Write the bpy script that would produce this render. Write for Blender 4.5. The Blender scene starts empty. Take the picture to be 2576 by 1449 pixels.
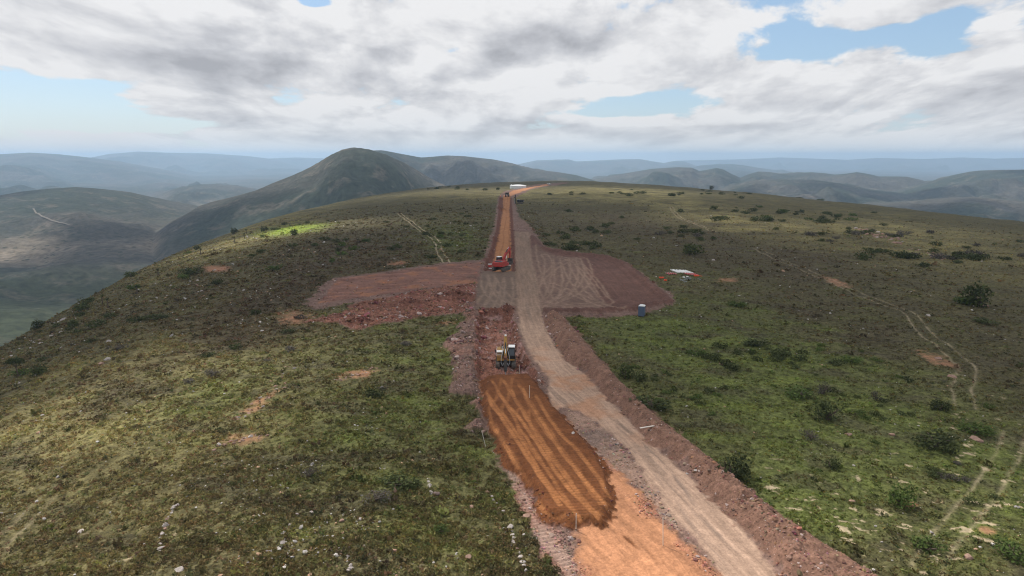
import bpy, bmesh, math, random
import numpy as np
from mathutils import Vector, Matrix

R = math.radians
scene = bpy.context.scene
COL = scene.collection

# ------------------------------------------------------------------ camera, light, sky
CAM_H = 31.0
PITCH = R(10.9)
FPX = 683.0                       # focal length in pixels of a 1024 wide frame
cam_d = bpy.data.cameras.new('camera')
cam_d.sensor_width = 36.0
cam_d.lens = FPX / 1024 * 36.0
cam_d.clip_start = 1.0
cam_d.clip_end = 120000.0
cam = bpy.data.objects.new('camera', cam_d)
COL.objects.link(cam)
cam.location = (0, 0, CAM_H)
cam.rotation_euler = (R(90) - PITCH, 0, 0)
scene.camera = cam

SUN_AZ, SUN_EL = R(-42), R(50)    # azimuth measured from +Y, negative to the west (image left)
SUN_DIR = Vector((math.sin(SUN_AZ) * math.cos(SUN_EL), math.cos(SUN_AZ) * math.cos(SUN_EL), math.sin(SUN_EL)))
sun_d = bpy.data.lights.new('sun', 'SUN')
sun_d.energy = 5.0
sun_d.angle = R(0.8)
sun_d.color = (1.0, 0.95, 0.87)
sun = bpy.data.objects.new('sun', sun_d)
COL.objects.link(sun)
sun.rotation_euler = (-SUN_DIR).to_track_quat('-Z', 'Y').to_euler()

scene.view_settings.view_transform = 'Standard'
scene.view_settings.look = 'None'
scene.view_settings.exposure = 0.0
scene.view_settings.gamma = 1.0
scene.cycles.max_bounces = 6
scene.cycles.diffuse_bounces = 3
scene.cycles.transparent_max_bounces = 8
scene.cycles.volume_bounces = 3
scene.cycles.use_denoising = True
scene.cycles.filter_width = 1.1


class NT:
    """small helper for node graphs"""
    def __init__(self, tree):
        self.t = tree
        tree.nodes.clear()

    def n(self, typ, **kw):
        nd = self.t.nodes.new(typ)
        for k, v in kw.items():
            if k.startswith('i_'):
                nd.inputs[k[2:].replace('_', ' ')].default_value = v
            else:
                setattr(nd, k, v)
        return nd

    def l(self, a, b):
        self.t.links.new(a, b)

    def _in(self, sock, v):
        if isinstance(v, (int, float)):
            sock.default_value = v
        elif isinstance(v, (tuple, list)):
            sock.default_value = v
        else:
            self.l(v, sock)

    def m(self, op, a, b=0.0, c=0.0, clamp=False):
        nd = self.n('ShaderNodeMath', operation=op, use_clamp=clamp)
        self._in(nd.inputs[0], a); self._in(nd.inputs[1], b); self._in(nd.inputs[2], c)
        return nd.outputs[0]

    def vm(self, op, a, b=(0, 0, 0), s=None):
        nd = self.n('ShaderNodeVectorMath', operation=op)
        self._in(nd.inputs[0], a); self._in(nd.inputs[1], b)
        if s is not None:
            self._in(nd.inputs['Scale'], s)
        return nd.outputs['Value'] if op in ('DOT_PRODUCT', 'LENGTH') else nd.outputs[0]

    def noise(self, vec, scale, detail=4, rough=0.5, lac=2.0, dist=0.0, dim='3D'):
        nd = self.n('ShaderNodeTexNoise', noise_dimensions=dim)
        self.l(vec, nd.inputs['Vector'])
        nd.inputs['Scale'].default_value = scale
        nd.inputs['Detail'].default_value = detail
        nd.inputs['Roughness'].default_value = rough
        nd.inputs['Lacunarity'].default_value = lac
        nd.inputs['Distortion'].default_value = dist
        return nd.outputs['Fac']

    def mix(self, f, a, b, mode='MIX'):
        nd = self.n('ShaderNodeMix', data_type='RGBA', blend_type=mode)
        self._in(nd.inputs[0], f)
        self._in(nd.inputs[6], a if not isinstance(a, tuple) else (*a[:3], 1))
        self._in(nd.inputs[7], b if not isinstance(b, tuple) else (*b[:3], 1))
        return nd.outputs[2]

    def ss(self, v, a, b):
        """smoothstep of v between a and b"""
        nd = self.n('ShaderNodeMapRange', interpolation_type='SMOOTHSTEP')
        self._in(nd.inputs[0], v)
        nd.inputs[1].default_value = a; nd.inputs[2].default_value = b
        nd.inputs[3].default_value = 0; nd.inputs[4].default_value = 1
        return nd.outputs[0]

    def lin(self, v, a, b, c, d):
        nd = self.n('ShaderNodeMapRange')
        self._in(nd.inputs[0], v)
        for i, q in zip((1, 2, 3, 4), (a, b, c, d)):
            nd.inputs[i].default_value = q
        return nd.outputs[0]


# photo grid helpers: (dx, dy) are read off a 2576 x 1449 view of the photograph
def ray(dx, dy):
    u = dx * 1024 / 2576 - 512
    v = 288 - dy * 576 / 1449
    Y = FPX * math.cos(PITCH) + v * math.sin(PITCH)
    Z = -FPX * math.sin(PITCH) + v * math.cos(PITCH)
    return u, Y, Z


def ang(dx, dy):
    X, Y, Z = ray(dx, dy)
    return math.atan2(X, Y), Z / math.hypot(X, Y)      # azimuth, slope


# ------------------------------------------------------------------ sky
world = bpy.data.worlds.new('World')
scene.world = world
world.use_nodes = True
w = NT(world.node_tree)
tc = w.n('ShaderNodeTexCoord')
D = tc.outputs['Generated']
sky = w.n('ShaderNodeTexSky', sky_type='NISHITA')
sky.sun_disc = False
sky.sun_elevation = SUN_EL
sky.sun_rotation = SUN_AZ
sky.altitude = 700
sky.air_density = 1.0
sky.dust_density = 0.9
sky.ozone_density = 1.6
sep = w.n('ShaderNodeSeparateXYZ')
w.l(D, sep.inputs[0])
dx_, dy_, dz_ = sep.outputs
zz = w.m('MAXIMUM', dz_, 0.0)
# cloud layer seen in perspective: a plane above the land
den = w.m('MULTIPLY', w.m('ADD', zz, 0.35), 0.80)
px = w.m('DIVIDE', w.m('ARCTAN2', dx_, dy_), den)
py = w.m('MULTIPLY', w.m('LOGARITHM', w.m('ADD', zz, 0.10), 2.71828), 1.25)
comb = w.n('ShaderNodeCombineXYZ')
w.l(px, comb.inputs[0]); w.l(py, comb.inputs[1]); comb.inputs[2].default_value = 3.7
P = comb.outputs[0]
# warp
wn = w.n('ShaderNodeTexNoise', noise_dimensions='3D')
w.l(P, wn.inputs['Vector']); wn.inputs['Scale'].default_value = 0.9; wn.inputs['Detail'].default_value = 2
Pw = w.vm('ADD', P, w.vm('SCALE', w.vm('SUBTRACT', wn.outputs['Color'], (0.5, 0.5, 0.5)), s=0.40))
n_big = w.noise(Pw, 1.05, 3, 0.5)
n_det = w.noise(Pw, 2.3, 10, 0.58)
n_off = w.noise(w.vm('ADD', Pw, (-0.05, 0.11, 0.0)), 2.3, 7, 0.58)
el = w.m('ARCSINE', dz_)
az = w.m('ARCTAN2', dx_, dy_)


def blob(dx, dy, rx, ry, rot=0.0):
    """soft spot in the sky around a direction; rx, ry in radians"""
    a0, s0 = ang(dx, dy)
    e0 = math.atan(s0)
    da = w.m('SUBTRACT', az, a0)
    de = w.m('SUBTRACT', el, e0)
    c, s = math.cos(rot), math.sin(rot)
    a2 = w.m('ADD', w.m('MULTIPLY', da, c / rx), w.m('MULTIPLY', de, s / rx))
    b2 = w.m('ADD', w.m('MULTIPLY', da, -s / ry), w.m('MULTIPLY', de, c / ry))
    q = w.m('ADD', w.m('MULTIPLY', a2, a2), w.m('MULTIPLY', b2, b2))
    return w.m('POWER', 2.718, w.m('MULTIPLY', q, -1.0))


def addup(lst):
    out = None
    for s_, amp in lst:
        v = w.m('MULTIPLY', s_, amp)
        out = v if out is None else w.m('ADD', out, v)
    return out


gaps = addup([
    (blob(60, 262, 0.13, 0.030, -0.10), 0.44), (blob(250, 215, 0.09, 0.012, 0.10), 0.26),
    (blob(1650, 258, 0.085, 0.011, 0.0), 0.30), (blob(2090, 108, 0.11, 0.013, 0.10), 0.36),
    (blob(2350, 90, 0.04, 0.026, 0.6), 0.28), (blob(790, 5, 0.022, 0.008, 0.0), 0.35),
    (blob(1140, 125, 0.05, 0.014, 0.3), 0.24), (blob(350, 315, 0.09, 0.008, 0.0), 0.24), (blob(1500, 285, 0.12, 0.007, 0.0), 0.2),
    (blob(1900, 90, 0.05, 0.016, 0.3), 0.20)])
fill = addup([
    (blob(700, 110, 0.24, 0.055, 0.0), 0.17), (blob(1500, 110, 0.20, 0.045, 0.0), 0.15),
    (blob(200, 60, 0.20, 0.04, 0.0), 0.14), (blob(2200, 215, 0.20, 0.022, 0.10), 0.12),
    (blob(1300, 345, 0.8, 0.014, 0.0), 0.16), (blob(2560, 190, 0.06, 0.05, 0.0), 0.12),
    (blob(170, 305, 0.03, 0.007, 0.0), 0.24)])
n_fin = w.noise(Pw, 7.0, 6, 0.6)

dens = w.m('ADD', w.m('ADD', w.m('MULTIPLY', n_big, 0.50), w.m('MULTIPLY', n_det, 0.95)), -0.205)
dens = w.m('ADD', dens, w.m('MULTIPLY', w.m('SUBTRACT', n_fin, 0.5), 0.26))
dens = w.m('SUBTRACT', w.m('ADD', dens, fill), gaps)
cover = w.ss(dens, 0.395, 0.49)
thick = w.ss(dens, 0.50, 0.95)
relief = w.m('MULTIPLY', w.m('SUBTRACT', n_det, n_off), 2.3)      # side turned to the sun minus side turned away
grey = addup([(blob(620, 165, 0.19, 0.032, -0.1), 0.28), (blob(120, 85, 0.18, 0.030, -0.15), 0.24),
              (blob(1500, 110, 0.16, 0.024, 0.1), 0.22), (blob(2250, 40, 0.22, 0.022, 0.15), 0.24),
              (blob(2150, 265, 0.16, 0.010, 0.0), 0.28), (blob(1050, 60, 0.08, 0.012, 0.0), 0.20),
              (blob(560, 290, 0.13, 0.008, 0.0), 0.26), (blob(2500, 250, 0.08, 0.03, 0.0), 0.20),
              (blob(1250, 335, 0.2, 0.004, 0.0), 0.26), (blob(1800, 320, 0.2, 0.004, 0.0), 0.2)])
grey = w.m('MULTIPLY', grey, w.lin(n_det, 0.35, 0.65, 0.65, 1.25))
shade = w.m('SUBTRACT', w.m('SUBTRACT', w.m('ADD', 0.97, relief), w.m('MULTIPLY', thick, 0.20)), grey)
shade = w.m('ADD', shade, w.m('MULTIPLY', w.m('SUBTRACT', n_fin, 0.5), 0.38))
shade = w.m('MINIMUM', w.m('MAXIMUM', shade, 0.34), 1.06)
cl_col = w.n('ShaderNodeValToRGB')
cr = cl_col.color_ramp
cr.elements[0].position = 0.30; cr.elements[0].color = (0.40, 0.41, 0.445, 1)
cr.elements[1].position = 1.0; cr.elements[1].color = (0.88, 0.88, 0.89, 1)
e = cr.elements.new(0.62); e.color = (0.60, 0.61, 0.645, 1)
w.l(shade, cl_col.inputs[0])
skyc = w.vm('SCALE', sky.outputs[0], s=0.125)
skyc = w.mix(0.45, skyc, (0.42, 0.62, 0.84))
body = w.mix(cover, skyc, cl_col.outputs[0])
# the air thickens to a pale veil near the horizon
veil = w.m('POWER', 2.718, w.m('MULTIPLY', zz, -34.0))
body = w.mix(w.m('MULTIPLY', veil, 0.92), body, (0.80, 0.84, 0.87))
bg = w.n('ShaderNodeBackground')
w.l(body, bg.inputs[0])
bg.inputs[1].default_value = 1.0
out = w.n('ShaderNodeOutputWorld')
w.l(bg.outputs[0], out.inputs[0])
world.cycles.sampling_method = 'MANUAL'
world.cycles.sample_map_resolution = 256

# ------------------------------------------------------------------ noise on arrays
def _hash(ix, iy, seed):
    h = (ix.astype(np.int64) * 374761393 + iy.astype(np.int64) * 668265263 + seed * 1442695041) & 0xFFFFFFFF
    h = ((h ^ (h >> 13)) * 1274126177) & 0xFFFFFFFF
    h = (h ^ (h >> 16)) & 0xFFFFFFFF
    return h


def pn(x, y, seed=0):
    """gradient noise, about -1..1"""
    x = np.asarray(x, float); y = np.asarray(y, float)
    xi = np.floor(x); yi = np.floor(y)
    xf = x - xi; yf = y - yi
    xi = xi.astype(np.int64); yi = yi.astype(np.int64)
    u = xf * xf * xf * (xf * (xf * 6 - 15) + 10)
    v = yf * yf * yf * (yf * (yf * 6 - 15) + 10)

    def g(ix, iy, fx, fy):
        a = _hash(ix, iy, seed) * (2 * math.pi / 4294967296.0)
        return np.cos(a) * fx + np.sin(a) * fy
    n00 = g(xi, yi, xf, yf); n10 = g(xi + 1, yi, xf - 1, yf)
    n01 = g(xi, yi + 1, xf, yf - 1); n11 = g(xi + 1, yi + 1, xf - 1, yf - 1)
    return 1.5 * ((n00 * (1 - u) + n10 * u) * (1 - v) + (n01 * (1 - u) + n11 * u) * v)


def fbm(x, y, scale, octs=4, seed=0, rough=0.5):
    a, s, tot, f = 1.0, 0.0, 0.0, 1.0 / scale
    for i in range(octs):
        s = s + a * pn(x * f + 17.3 * i, y * f - 9.1 * i, seed + i * 31)
        tot += a
        a *= rough; f *= 2.03
    return 1.55 * s / tot


def sst(a, b, v):
    t = np.clip((v - a) / (b - a), 0, 1)
    return t * t * (3 - 2 * t)


# ------------------------------------------------------------------ the hilltop: smooth base shape
sil = [(-900, 1230), (-600, 1120), (-300, 1010), (0, 880), (160, 785), (330, 690), (440, 638), (560, 595), (700, 545), (870, 505), (1050, 475),
       (1200, 462), (1390, 455), (1480, 456), (1700, 470), (1790, 478), (1900, 487), (2000, 499), (2200, 518),
       (2400, 540), (2576, 561), (2900, 610), (3400, 690)]
sa = np.array([ang(*p) for p in sil])
_az = np.linspace(-1.2, 1.2, 961)
_s = np.interp(_az, sa[:, 0], -sa[:, 1])
_s = np.convolve(np.pad(_s, 12, mode='edge'), np.hanning(27)[1:-1] / np.hanning(27)[1:-1].sum(), mode='valid')
_k = _s ** 2 / (4 * CAM_H)


def kof(th):
    return np.interp(th, _az, _k)


def H0(x, y):
    t2 = x * x + y * y
    return -kof(np.arctan2(x, y)) * t2


def P2G(dx, dy):
    """where the line of sight through a point of the photograph meets the base hilltop"""
    th, s = ang(dx, dy)
    s = -s
    k = float(kof(th))
    disc = s * s - 4 * CAM_H * k
    t = (s - math.sqrt(disc)) / (2 * k) if disc > 0 else s / (2 * k)
    return t * math.sin(th), t * math.cos(th)


def to_disp(x, y, z):
    c, s = math.cos(PITCH), math.sin(PITCH)
    zz_ = z - CAM_H
    d = y * c - zz_ * s
    v = y * s + zz_ * c
    d = np.maximum(d, 1e-3)
    return (512 + FPX * x / d) * 2576 / 1024, (288 - FPX * v / d) * 1449 / 576


def poly(pts):
    return np.array([P2G(*p) for p in pts])


def curve(pts, per=6):
    """smooth line through ground points"""
    P_ = poly(pts)
    Q_ = np.concatenate([[2 * P_[0] - P_[1]], P_, [2 * P_[-1] - P_[-2]]])
    out_ = []
    for i in range(1, len(Q_) - 2):
        for t_ in np.linspace(0, 1, per, endpoint=False):
            a, b, c, d = Q_[i - 1:i + 3]
            out_.append(.5 * (2 * b + (c - a) * t_ + (2 * a - 5 * b + 4 * c - d) * t_ ** 2 + (3 * b - a - 3 * c + d) * t_ ** 3))
    out_.append(P_[-1])
    return np.array(out_)


def sd(pg, x, y, pad=14.0):
    """signed distance to a polygon, negative inside; +pad far away"""
    out_ = np.full(x.shape, float(pad))
    lo = pg.min(0) - pad; hi = pg.max(0) + pad
    sel = (x > lo[0]) & (x < hi[0]) & (y > lo[1]) & (y < hi[1])
    if not sel.any():
        return out_
    X = x[sel]; Y = y[sel]
    best = np.full(X.shape, 1e18); ins = np.zeros(X.shape, bool)
    n = len(pg)
    for i in range(n):
        ax, ay = pg[i]; bx, by = pg[(i + 1) % n]
        ex, ey = bx - ax, by - ay
        L = ex * ex + ey * ey + 1e-12
        t = np.clip(((X - ax) * ex + (Y - ay) * ey) / L, 0, 1)
        d = (X - ax - t * ex) ** 2 + (Y - ay - t * ey) ** 2
        best = np.minimum(best, d)
        c = ((ay > Y) != (by > Y)) & (X < (bx - ax) * (Y - ay) / (by - ay + 1e-12) + ax)
        ins ^= c
    d = np.sqrt(best)
    out_[sel] = np.minimum(np.where(ins, -d, d), pad)
    return out_


def along(line, x, y, pad=12.0):
    """(arc length, signed offset to the right) relative to a polyline; offset = pad far away"""
    S = np.zeros(x.shape); O = np.full(x.shape, float(pad))
    lo = line.min(0) - pad; hi = line.max(0) + pad
    sel = (x > lo[0]) & (x < hi[0]) & (y > lo[1]) & (y < hi[1])
    if not sel.any():
        return S, O
    X = x[sel]; Y = y[sel]
    best = np.full(X.shape, 1e18); s_ = np.zeros(X.shape); o_ = np.zeros(X.shape)
    acc = 0.0
    for i in range(len(line) - 1):
        ax, ay = line[i]; bx, by = line[i + 1]
        ex, ey = bx - ax, by - ay
        L = math.hypot(ex, ey)
        t = np.clip(((X - ax) * ex + (Y - ay) * ey) / (L * L), 0, 1)
        qx = X - ax - t * ex; qy = Y - ay - t * ey
        d = qx * qx + qy * qy
        m = d < best
        best = np.where(m, d, best)
        s_ = np.where(m, acc + t * L, s_)
        o_ = np.where(m, np.sign(qx * ey - qy * ex) * np.sqrt(d), o_)
        acc += L
    S[sel] = s_
    O[sel] = np.where(np.abs(o_) < pad, o_, pad)
    return S, O


# regions of the works, outlined on the ground
G_ = {}
G_['site'] = poly([(1413, 1449), (1520, 1700), (2560, 1700), (2165, 1449), (1990, 1315), (1830, 1190), (1680, 1075), (1560, 960), (1480, 868),
                   (1425, 806), (1400, 796), (1500, 797), (1600, 794), (1660, 780), (1702, 765), (1690, 742), (1640, 708), (1580, 662), (1530, 643),
                   (1440, 633), (1375, 622), (1350, 590), (1325, 560), (1304, 545), (1298, 512), (1292, 498), (1335, 478), (1384, 467.5), (1430, 462.5),
                   (1428, 461), (1385, 461.5), (1330, 468), (1288, 477), (1262, 484), (1252, 496), (1248, 530), (1240, 580), (1224, 630),
                   (1216, 655), (1170, 655), (1125, 660), (1000, 678), (880, 695), (838, 700), (800, 722), (765, 765), (790, 780), (850, 768),
                   (888, 762), (880, 778), (800, 800), (760, 812), (850, 815), (897, 830), (944, 817), (1061, 797), (1165, 787), (1170, 805),
                   (1147, 838), (1111, 869), (1126, 898), (1145, 924), (1125, 965), (1150, 995), (1205, 1004), (1170, 1035), (1195, 1043), (1178, 1083),
                   (1222, 1089), (1238, 1107), (1254, 1150), (1270, 1185), (1303, 1260), (1327, 1312), (1360, 1373)])
G_['tan'] = poly([(1813, 1449), (1960, 1700), (2270, 1700), (1962, 1449), (1906, 1371), (1855, 1315), (1780, 1240), (1714, 1179), (1628, 1108), (1557, 1028), (1477, 947), (1401, 876), (1378, 830),
                  (1362, 790), (1350, 700), (1335, 640), (1334, 585), (1296, 583), (1296, 640), (1299, 760), (1306, 820), (1325, 870), (1352, 918), (1381, 955), (1384, 1000), (1386, 1038), (1421, 1026),
                  (1477, 1048), (1557, 1108), (1618, 1189), (1668, 1260), (1709, 1321), (1760, 1376)])
G_['berm'] = poly([(2200, 1449), (2560, 1700), (2420, 1700), (2300, 1700), (1962, 1449), (1906, 1371), (1855, 1315), (1780, 1240), (1714, 1179), (1628, 1108), (1557, 1028), (1477, 947), (1401, 876), (1378, 830), (1366, 795),
                   (1396, 788), (1428, 803), (1482, 867), (1562, 958), (1682, 1073), (1832, 1188), (1992, 1313)])
G_['orange'] = poly([(1452, 1449), (1560, 1700), (1990, 1700), (1816, 1440), (1729, 1366), (1658, 1296), (1598, 1225), (1517, 1159), (1441, 1076), (1392, 1030), (1352, 990), (1335, 950),
                     (1215, 955), (1212, 1000), (1300, 1200), (1452, 1339)])
G_['fill'] = poly([(1215, 952), (1335, 948), (1365, 985), (1425, 1060), (1500, 1140), (1538, 1210), (1550, 1270), (1545, 1300), (1522, 1332), (1440, 1336), (1352, 1302),
                   (1342, 1250), (1296, 1198), (1270, 1178), (1238, 1112), (1207, 1040), (1212, 990)])
G_['trench'] = poly([(1196, 800), (1215, 780), (1255, 776), (1290, 786), (1305, 860), (1345, 930), (1372, 968), (1330, 952), (1215, 958), (1196, 950)])
G_['cross'] = poly([(1212, 680), (1303, 680), (1302, 782), (1196, 786), (1200, 730)])
G_['cut'] = poly([(1215, 680), (1302, 682), (1294, 600), (1290, 540), (1287, 500), (1255, 500), (1253, 540), (1245, 590), (1228, 640)])
G_['bed'] = poly([(1238, 678), (1286, 680), (1285, 600), (1283, 560), (1281, 520), (1284, 491), (1266, 491), (1266, 520), (1262, 540), (1258, 570), (1250, 600), (1243, 640)])
G_['topr'] = poly([(1266, 492), (1286, 492), (1308, 483.5), (1345, 473), (1380, 466), (1378, 463.8), (1342, 469), (1302, 478), (1276, 486)])
G_['rpad'] = poly([(1300, 640), (1300, 782), (1380, 790), (1500, 790), (1600, 784), (1700, 764), (1640, 712), (1580, 665), (1530, 646), (1430, 636), (1370, 626), (1345, 596), (1310, 600)])
G_['rtan'] = poly([(1300, 660), (1300, 782), (1370, 784), (1480, 782), (1530, 774), (1500, 735), (1480, 690), (1462, 648), (1400, 645), (1345, 620)])
G_['lpad'] = poly([(1210, 660), (1130, 664), (1000, 682), (880, 699), (850, 702), (830, 725), (800, 765), (880, 752), (1000, 735), (1110, 720), (1200, 712)])
G_['tread'] = poly([(1272, 1185), (1300, 1195), (1345, 1255), (1352, 1305), (1385, 1330), (1440, 1420), (1460, 1449), (1560, 1700), (1520, 1700), (1413, 1449), (1360, 1373), (1327, 1312), (1303, 1260)])
G_['verge'] = poly([(1421, 1026), (1477, 1048), (1557, 1108), (1618, 1189), (1668, 1260), (1709, 1321), (1760, 1376), (1813, 1449), (1806, 1434), (1729, 1366), (1658, 1296), (1598, 1225), (1517, 1159), (1441, 1076)])
G_['lrock'] = poly([(1197, 712), (1110, 722), (1000, 742), (888, 765), (800, 800), (760, 812), (850, 815), (897, 830), (944, 817), (1061, 797), (1165, 787), (1197, 770)])
G_['lspoil'] = poly([(1197, 775), (1165, 787), (1170, 805), (1147, 838), (1111, 869), (1126, 898), (1145, 924), (1125, 965), (1150, 995), (1205, 1004), (1170, 1035),
                     (1195, 1043), (1178, 1083), (1222, 1089), (1210, 1000), (1196, 950)])
TAN_L = curve([(2150, 1700), (1935, 1449), (1845, 1362), (1745, 1262), (1620, 1138), (1500, 1020), (1440, 965), (1385, 900), (1350, 830), (1333, 770), (1322, 700), (1315, 640), (1314, 585)])
ORA_L = curve([(1760, 1700), (1640, 1449), (1560, 1350), (1450, 1220), (1380, 1120), (1320, 1040), (1275, 960)])
FILL_L = curve([(1530, 1420), (1478, 1325), (1424, 1210), (1372, 1115), (1322, 1030), (1278, 955)])
PATHS = [(curve([(1000, 534), (1030, 556), (1062, 580), (1085, 594), (1102, 612), (1106, 632), (1125, 662)]), 1.0, 0.55),
         (curve([(1900, 622), (1950, 648), (2080, 702), (2160, 738), (2235, 768), (2290, 790), (2330, 840), (2390, 885), (2432, 925), (2428, 955), (2418, 985), (2432, 1030)]), 1.15, 0.25),
         (curve([(1688, 520), (1705, 545), (1760, 566), (1800, 582)]), 1.0, 0.40),
         (curve([(2555, 1080), (2530, 1150), (2480, 1230), (2420, 1305), (2360, 1370), (2330, 1449)]), 1.0, 0.20),
         (curve([(130, 1240), (90, 1280), (40, 1330), (-20, 1380)]), 0.8, 0.2)]
PATHS_NP = PATHS
PAD_TRACKS = [curve(q_, 4) for q_ in (
    [(1330, 780), (1360, 740), (1375, 700), (1380, 660), (1370, 640)], [(1320, 760), (1370, 765), (1430, 745), (1470, 715), (1480, 680), (1468, 650)],
    [(1315, 735), (1360, 700), (1400, 670), (1430, 655), (1462, 648)], [(1325, 780), (1400, 772), (1480, 765), (1530, 760), (1510, 740), (1480, 700), (1455, 665)],
    [(1340, 620), (1345, 660), (1360, 710), (1380, 750), (1430, 770), (1500, 775)], [(1400, 650), (1405, 700), (1395, 740), (1350, 775)],
    [(1330, 700), (1400, 720), (1460, 745), (1510, 765), (1560, 780)], [(1440, 650), (1445, 690), (1430, 730), (1390, 760), (1320, 775)],
    [(1350, 640), (1400, 645), (1450, 660), (1490, 700), (1520, 745)], [(1420, 660), (1440, 700), (1465, 735), (1500, 762), (1540, 775)],
    [(1218, 688), (1225, 725), (1245, 750), (1275, 768), (1306, 778)], [(1232, 690), (1250, 720), (1275, 745), (1308, 765)], [(1256, 698), (1245, 740), (1225, 778)],
    [(1277, 695), (1281, 730), (1270, 776)], [(1205, 772), (1230, 735), (1240, 700)])]
ORANGE_TRACKS = [(curve([(1455, 1350), (1500, 1385), (1560, 1449), (1640, 1540)]), -.22), (curve([(1515, 1345), (1600, 1400), (1680, 1449), (1800, 1540)]), .16),
                 (curve([(1545, 1300), (1620, 1345), (1700, 1400), (1770, 1449), (1900, 1560)]), -.20), (curve([(1480, 1340), (1560, 1400), (1620, 1449)]), .14), (curve([(1560, 1240), (1640, 1320), (1720, 1385)]), .15)]
FILL_TRACKS = [(curve([(1228, 1010), (1238, 1037), (1269, 1076), (1305, 1135), (1348, 1202), (1409, 1293)]), .95),
               (curve([(1250, 990), (1269, 1025), (1312, 1076), (1354, 1138), (1397, 1205), (1446, 1266), (1516, 1330)]), .9),
               (curve([(1310, 985), (1330, 1025), (1367, 1086), (1409, 1150), (1458, 1214), (1495, 1260), (1530, 1300)]), 1.0),
               (curve([(1345, 1005), (1367, 1046), (1397, 1092), (1452, 1153), (1495, 1208), (1532, 1266)]), .7),
               (curve([(1350, 1040), (1335, 1050), (1330, 1080), (1350, 1120), (1400, 1185)]), .6),
               (curve([(1262, 965), (1290, 1010), (1330, 1075), (1385, 1160), (1440, 1240), (1490, 1310)]), .75),
               (curve([(1290, 960), (1280, 1010), (1262, 1050), (1290, 1120)]), .5),
               (curve([(1240, 1075), (1268, 1130), (1310, 1200), (1350, 1262)]), .4), (curve([(1300, 975), (1345, 1045), (1400, 1130), (1460, 1215), (1510, 1290)]), .6)]
TAN_DARK = curve([(1545, 1050), (1600, 1105), (1660, 1165), (1720, 1232), (1765, 1295), (1815, 1350)])
MOUNDS = [(1256, 784, 4.6, 2.6, 1.9), (1150, 752, 5.5, 4.0, 1.6), (1190, 770, 3.2, 2.0, 0.7), (1259, 524, 4.5, 3.2, 2.6), (1185, 700, 2.2, 1.5, 0.7),
          (1040, 765, 4.5, 2.6, 0.9), (900, 812, 4.5, 2.2, 0.9), (1222, 655, 1.8, 2.5, 0.9), (1246, 600, 2.0, 6, 0.8)]
MOUNDS_W = [(P2G(a, b), rx, ry, h) for a, b, rx, ry, h in MOUNDS]

C = dict(olive=(.086, .077, .043), brown=(.072, .056, .040), green=(.092, .110, .038), yellow=(.225, .198, .098), lime=(.22, .30, .055),
         sand=(.42, .33, .22), redsoil=(.34, .17, .10), tan=(.375, .252, .182), tan2=(.180, .125, .095), pad=(.122, .064, .050),
         orange=(.42, .20, .105), orange2=(.44, .19, .085), fill=(.125, .046, .018), fillt=(.38, .16, .062), cut=(.36, .165, .075), darkred=(.115, .050, .035),
         spoil=(.165, .103, .083), rose=(.198, .102, .078), redrub=(.19, .088, .062), berm=(.175, .098, .070), tread=(.30, .20, .158), verge=(.25, .162, .122))
C = {k_: np.array(v_) for k_, v_ in C.items()}


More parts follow.
